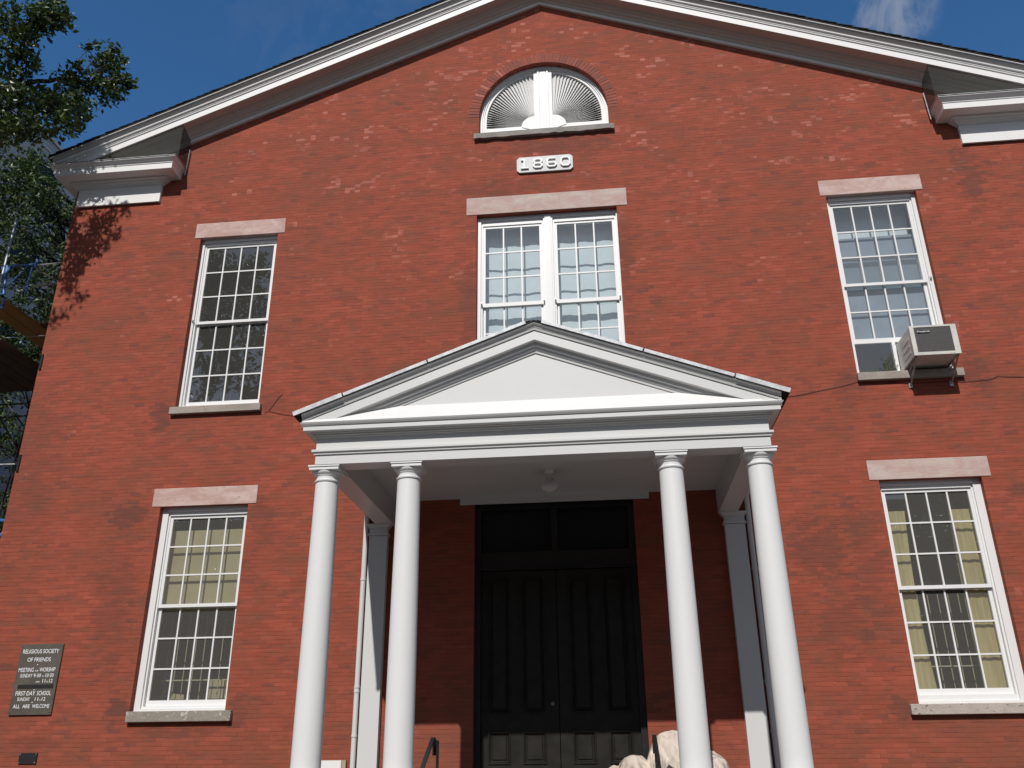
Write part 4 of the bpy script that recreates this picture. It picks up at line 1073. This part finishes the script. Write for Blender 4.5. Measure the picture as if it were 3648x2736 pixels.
for root, c, r, n in (
    ((-9.9,.0,15.7),(-9.58,.4,15.95),.30,15), ((-9.9,.1,15.6),(-9.78,.35,15.65),.34,20), ((-10.1,-.1,15.7),(-9.92,.3,16.28),.34,20), ((-10.2,-.2,15.6),(-10.25,.1,16.55),.30,15), ((-10.0,0,15.6),(-9.95,.35,16.75),.22,9),
    ((-10.2,-.4,15.3),(-10.2,-.3,15.35),.42,26), ((-10.4,-.6,15.1),(-10.15,-.5,14.75),.40,24), ((-9.9,-.4,15.3),(-9.70,-.1,15.2),.34,18), ((-10.1,-.8,14.6),(-9.75,-.6,14.45),.34,18),
    ((-10.5,-.9,14.7),(-10.35,-.9,14.35),.36,20), ((-10.2,-1.4,13.9),(-9.95,-1.2,13.85),.36,22), ((-10.0,-1.4,13.9),(-9.55,-1.1,13.55),.30,15), ((-9.8,-1.3,13.9),(-9.40,-1.0,13.75),.16,5), ((-9.7,-1.6,12.9),(-9.28,-1.4,12.95),.13,4), ((-9.7,-1.6,12.9),(-9.45,-1.5,13.2),.18,7), ((-9.7,-1.7,12.9),(-9.42,-1.7,12.75),.16,6),
    ((-10.3,-1.6,13.6),(-10.2,-1.7,13.55),.38,24), ((-10.6,-1.6,13.5),(-10.6,-1.7,13.9),.40,26), ((-10.7,-1.9,12.8),(-10.7,-2.0,13.0),.42,26), ((-10.3,-1.9,12.8),(-10.2,-1.9,12.7),.34,20), ((-9.9,-1.8,12.9),(-9.8,-1.9,12.55),.30,15), ((-9.9,-1.8,12.9),(-9.72,-1.7,12.95),.24,10),
    ((-10.9,-1.6,15.6),(-10.45,-1.6,15.85),.42,28), ((-10.5,-1.5,15.9),(-10.15,-1.5,15.9),.34,18), ((-10.9,-1.6,15.5),(-10.65,-1.7,15.3),.42,28), ((-11.0,-1.6,15.4),(-10.9,-1.8,14.8),.42,26), ((-10.7,-1.2,14.6),(-10.7,-1.4,14.5),.36,20), ((-11.2,-1.6,15.4),(-11.2,-1.7,15.9),.5,30), ((-10.6,-1.5,15.9),(-10.35,-1.3,16.5),.36,20), ((-10.4,-1.4,15.9),(-10.15,-1.2,16.3),.22,8),
    ((-11.4,-1.7,13.2),(-11.4,-1.8,13.4),.5,30), ((-11.4,-1.9,12.4),(-11.4,-2.0,12.3),.5,30), ((-11.8,-1.7,14.0),(-11.8,-1.6,14.4),.6,34), ((-12.2,-1.6,16.5),(-11.9,-1.6,16.6),.7,26), ((-12.3,-1.4,18.5),(-12.3,-1.4,18.8),.9,24), ((-12.6,-1.7,14),(-13.2,-2.2,15),.9,20), ((-12.8,-1.8,12),(-13.4,-2.4,12.3),.8,16), ((-12.5,-1.5,17),(-13.3,-1.6,17.5),.9,20)):
    twig_blob(tr, lf, root, c, r, int(n*1.25), 9, .135, .055)
for (wx, wz, t_, r, n) in ((-9.35,11.75,4.2,.24,12),(-9.0,11.95,4.0,.22,10),(-8.85,11.45,4.3,.18,7),(-9.15,11.15,4.2,.22,9),(-9.55,11.15,4.4,.22,10),(-9.6,10.35,4.4,.2,8),(-9.35,10.0,4.3,.15,5),(-9.65,9.6,4.5,.18,7),(-8.72,12.05,4.0,.14,4),(-9.45,10.75,4.2,.14,5),
        (-9.6,12.6,3.6,.32,16),(-9.2,12.75,3.5,.26,12),(-8.95,12.75,3.6,.16,5),(-9.7,13.2,3.4,.3,14),(-9.2,13.4,3.3,.26,12),(-8.9,13.55,3.3,.16,5),(-9.8,12.2,3.8,.25,12)):
    c = (wx-.115*t_, -t_, wz+.925*t_)
    twig_blob(tr, lf, (c[0]-.7, c[1]+.5, c[2]+.2), c, r, n, 8, .125, .05)
limb(tr, [(-12.7,-1.9,13.4),(-11.6,-2.9,14.6),(-10.6,-3.8,15.0),(-10.0,-4.0,15.2)], .06, .015); limb(tr, [(-12.6,-1.8,14.4),(-11.4,-2.6,15.6),(-10.4,-3.2,16.1),(-9.8,-3.4,16.3)], .06, .015)
for root, c, r, n in (((-11.2,-1.8,13.0),(-10.75,-1.9,13.4),.4,24),((-11.0,-1.9,12.7),(-10.75,-1.8,12.5),.4,24),((-10.6,-1.2,14.4),(-10.55,-1.3,14.9),.34,20),((-10.6,-1.6,13.6),(-10.35,-1.6,13.15),.34,20),((-10.3,-1.0,14.3),(-10.1,-1.0,14.2),.3,16),((-10.9,-1.5,15.0),(-10.6,-1.5,15.6),.34,20)):
    twig_blob(tr, lf, root, c, r, n, 9, .135, .055)
obj('trunk', tr, M['bark'], OK_, smooth=True); obj('crown', lf, M['leaf'], OK_)
# tree in the alley behind the scaffold
AT = thing('alley_tree', (-14.6,6.5,0), 'bushy green tree filling the alley behind the scaffold', 'tree')
tr, lf = MB(), MB(); lf.open = True
limb(tr, [(-14.6,6.5,0),(-14.5,6.4,5),(-14.3,6.2,9),(-14.2,6.0,13),(-14.1,5.8,17)], .22, .05, 9)
limb(tr, [(-14.4,6.3,7.5),(-13.4,5.8,8.6),(-12.4,5.4,9.0)], .07, .02); limb(tr, [(-14.3,6.2,10),(-13.2,5.6,12),(-12.2,5.2,13)], .08, .02); limb(tr, [(-14.4,6.3,5.2),(-13.4,6.0,5.9),(-12.6,5.8,5.8)], .06, .02); limb(tr, [(-14.2,6,13),(-13.4,5.2,15),(-13.0,4.8,16)], .06, .02)
for i in range(150):
    t_ = random.random(); z_ = 3.5 + 13.6*t_
    wd_ = 2.4*(1-abs(t_-.5)*.9)
    c = (-13.4+random.uniform(-1.3,1)*wd_*.9, 5.6+random.uniform(-.8,1.1)*wd_*.8, z_)
    if c[0] > -10.6: c = (-11.0-random.random(), c[1], c[2])
    if z_ < 9.5 and random.random() < .25: continue
    twig_blob(tr, lf, (-14.2+(c[0]+14.2)*.5, 6.2+(c[1]-6.2)*.5, z_-.4), c, random.uniform(.35,.75), random.randint(12,20), 9, .13, .06)
for (c, r, n) in (((-14.6,4.2,16.2),.8,40),((-13.6,4.0,15.6),.7,34),((-12.9,4.2,15.3),.45,20),((-13.8,4.2,14.4),.8,36),((-12.6,4.2,13.9),.6,28),((-13.6,4.6,12.9),.8,36),((-12.2,4.2,12.5),.6,26),((-13.0,4.4,11.5),.7,30),((-12.2,4.2,10.9),.5,20),((-15.0,4.1,17.0),.6,34),((-14.4,4.1,16.9),.5,26),((-15.4,4.1,16.4),.6,32),((-14.2,4.0,16.3),.5,26),((-15.0,4.0,16.0),.6,32),((-15.4,4.2,15.0),.6,30),((-14.0,4.0,15.2),.5,24),((-15.2,4.2,15.6),.7,34),((-14.6,4.2,14.9),.6,30),((-14.9,4.3,14.2),.7,32),((-14.3,4.3,13.6),.7,32),((-14.8,4.5,12.6),.7,30),((-13.2,4.2,13.2),.6,28),((-12.9,4.4,12.2),.6,28),((-14.2,4.5,11.8),.8,34),((-13.6,4.6,10.6),.8,32),((-12.6,4.4,11.6),.6,26),((-13.2,4.6,9.4),.7,26),((-12.4,4.6,8.0),.6,24),((-13.2,5,7.2),.7,26),((-12.0,4.6,6.5),.5,20)):
    twig_blob(tr, lf, (-14.0,5.6,c[2]-.5), c, r, int(n*1.3), 9, .13, .06)
obj('trunk', tr, M['bark'], AT, smooth=True); obj('crown', lf, M['leaf2'], AT)

# trees across the street, seen mirrored in the panes
def street_tree(x, y, h, rad, nb, lab):
    T = thing('street_tree', (x,y,0), lab, 'tree', 'trees across the street')
    tr, lf = MB(), MB(); lf.open = True
    limb(tr, [(x,y,0),(x+.1,y,h*.3),(x-.1,y+.1,h*.6),(x,y,h*.92)], .3, .05, 9)
    for k in range(7):
        a = k*2.4; zz_ = h*(.3+.07*k); limb(tr, [(x,y,zz_),(x+math.cos(a)*rad*.4,y+math.sin(a)*rad*.4,zz_+h*.08),(x+math.cos(a)*rad*.8,y+math.sin(a)*rad*.8,zz_+h*.13)], .1, .02)
    for i in range(nb):
        t_ = random.random(); z_ = h*(.26+.74*t_); rr = rad*math.sqrt(max(.05, 1-((t_-.42)/.62)**2))
        a = random.uniform(0, 2*PI); q = rr*random.random()**.5
        twig_blob(tr, lf, (x+math.cos(a)*q*.5, y+math.sin(a)*q*.5, z_-.5), (x+math.cos(a)*q, y+math.sin(a)*q, z_), random.uniform(.6,1.1), 14, 7, .3, .14)
    obj('trunk', tr, M['bark'], T, smooth=True); obj('crown', lf, M['leaf'], T)
street_tree(-17.0, -21, 24.0, 4.8, 190, 'tall leafy tree across the street to the left of the camera')
street_tree(-15.0, -28, 24.5, 4.6, 120, 'leafy tree across the street, further back behind the camera')
street_tree(14.5, -25, 11.0, 4.0, 70, 'lower leafy tree across the street to the right of the camera')

# added brick terrace on the far side of the street (mirrored in the panes, shuts off the low southern sky)
TB = thing('sky_block_terrace', (0,-36,0), 'plain dark brick row of houses added behind the camera to block low southern sky', 'building')
s = MB(); s.box(-45, 45, -44, -34, -.1, 14.5); obj('wall', s, M['brick_far'], TB)
s = MB(); s.box(-45.2, 45.2, -34.0, -33.5, 14.2, 14.7); s.box(-45, 45, -34.0, -33.7, 13.9, 14.2); obj('cornice', s, M['doorframe'], TB)
for fl_ in range(4):
    for k in range(18):
        xx = -42.5 + 5*k; z0_ = 1.4+3.2*fl_
        s = MB(); s.box(xx-.5, xx+.5, -34.0, -33.97, z0_, z0_+1.8); wd_ = obj('window', s, M['slateglass'], TB)
        s = MB(); s.box(xx-.65, xx+.65, -34.0, -33.93, z0_+1.801, z0_+2.0); s.box(xx-.6, xx+.6, -34.0, -33.9, z0_-.12, z0_-.001); obj('lintel', s, M['lintel'], wd_)
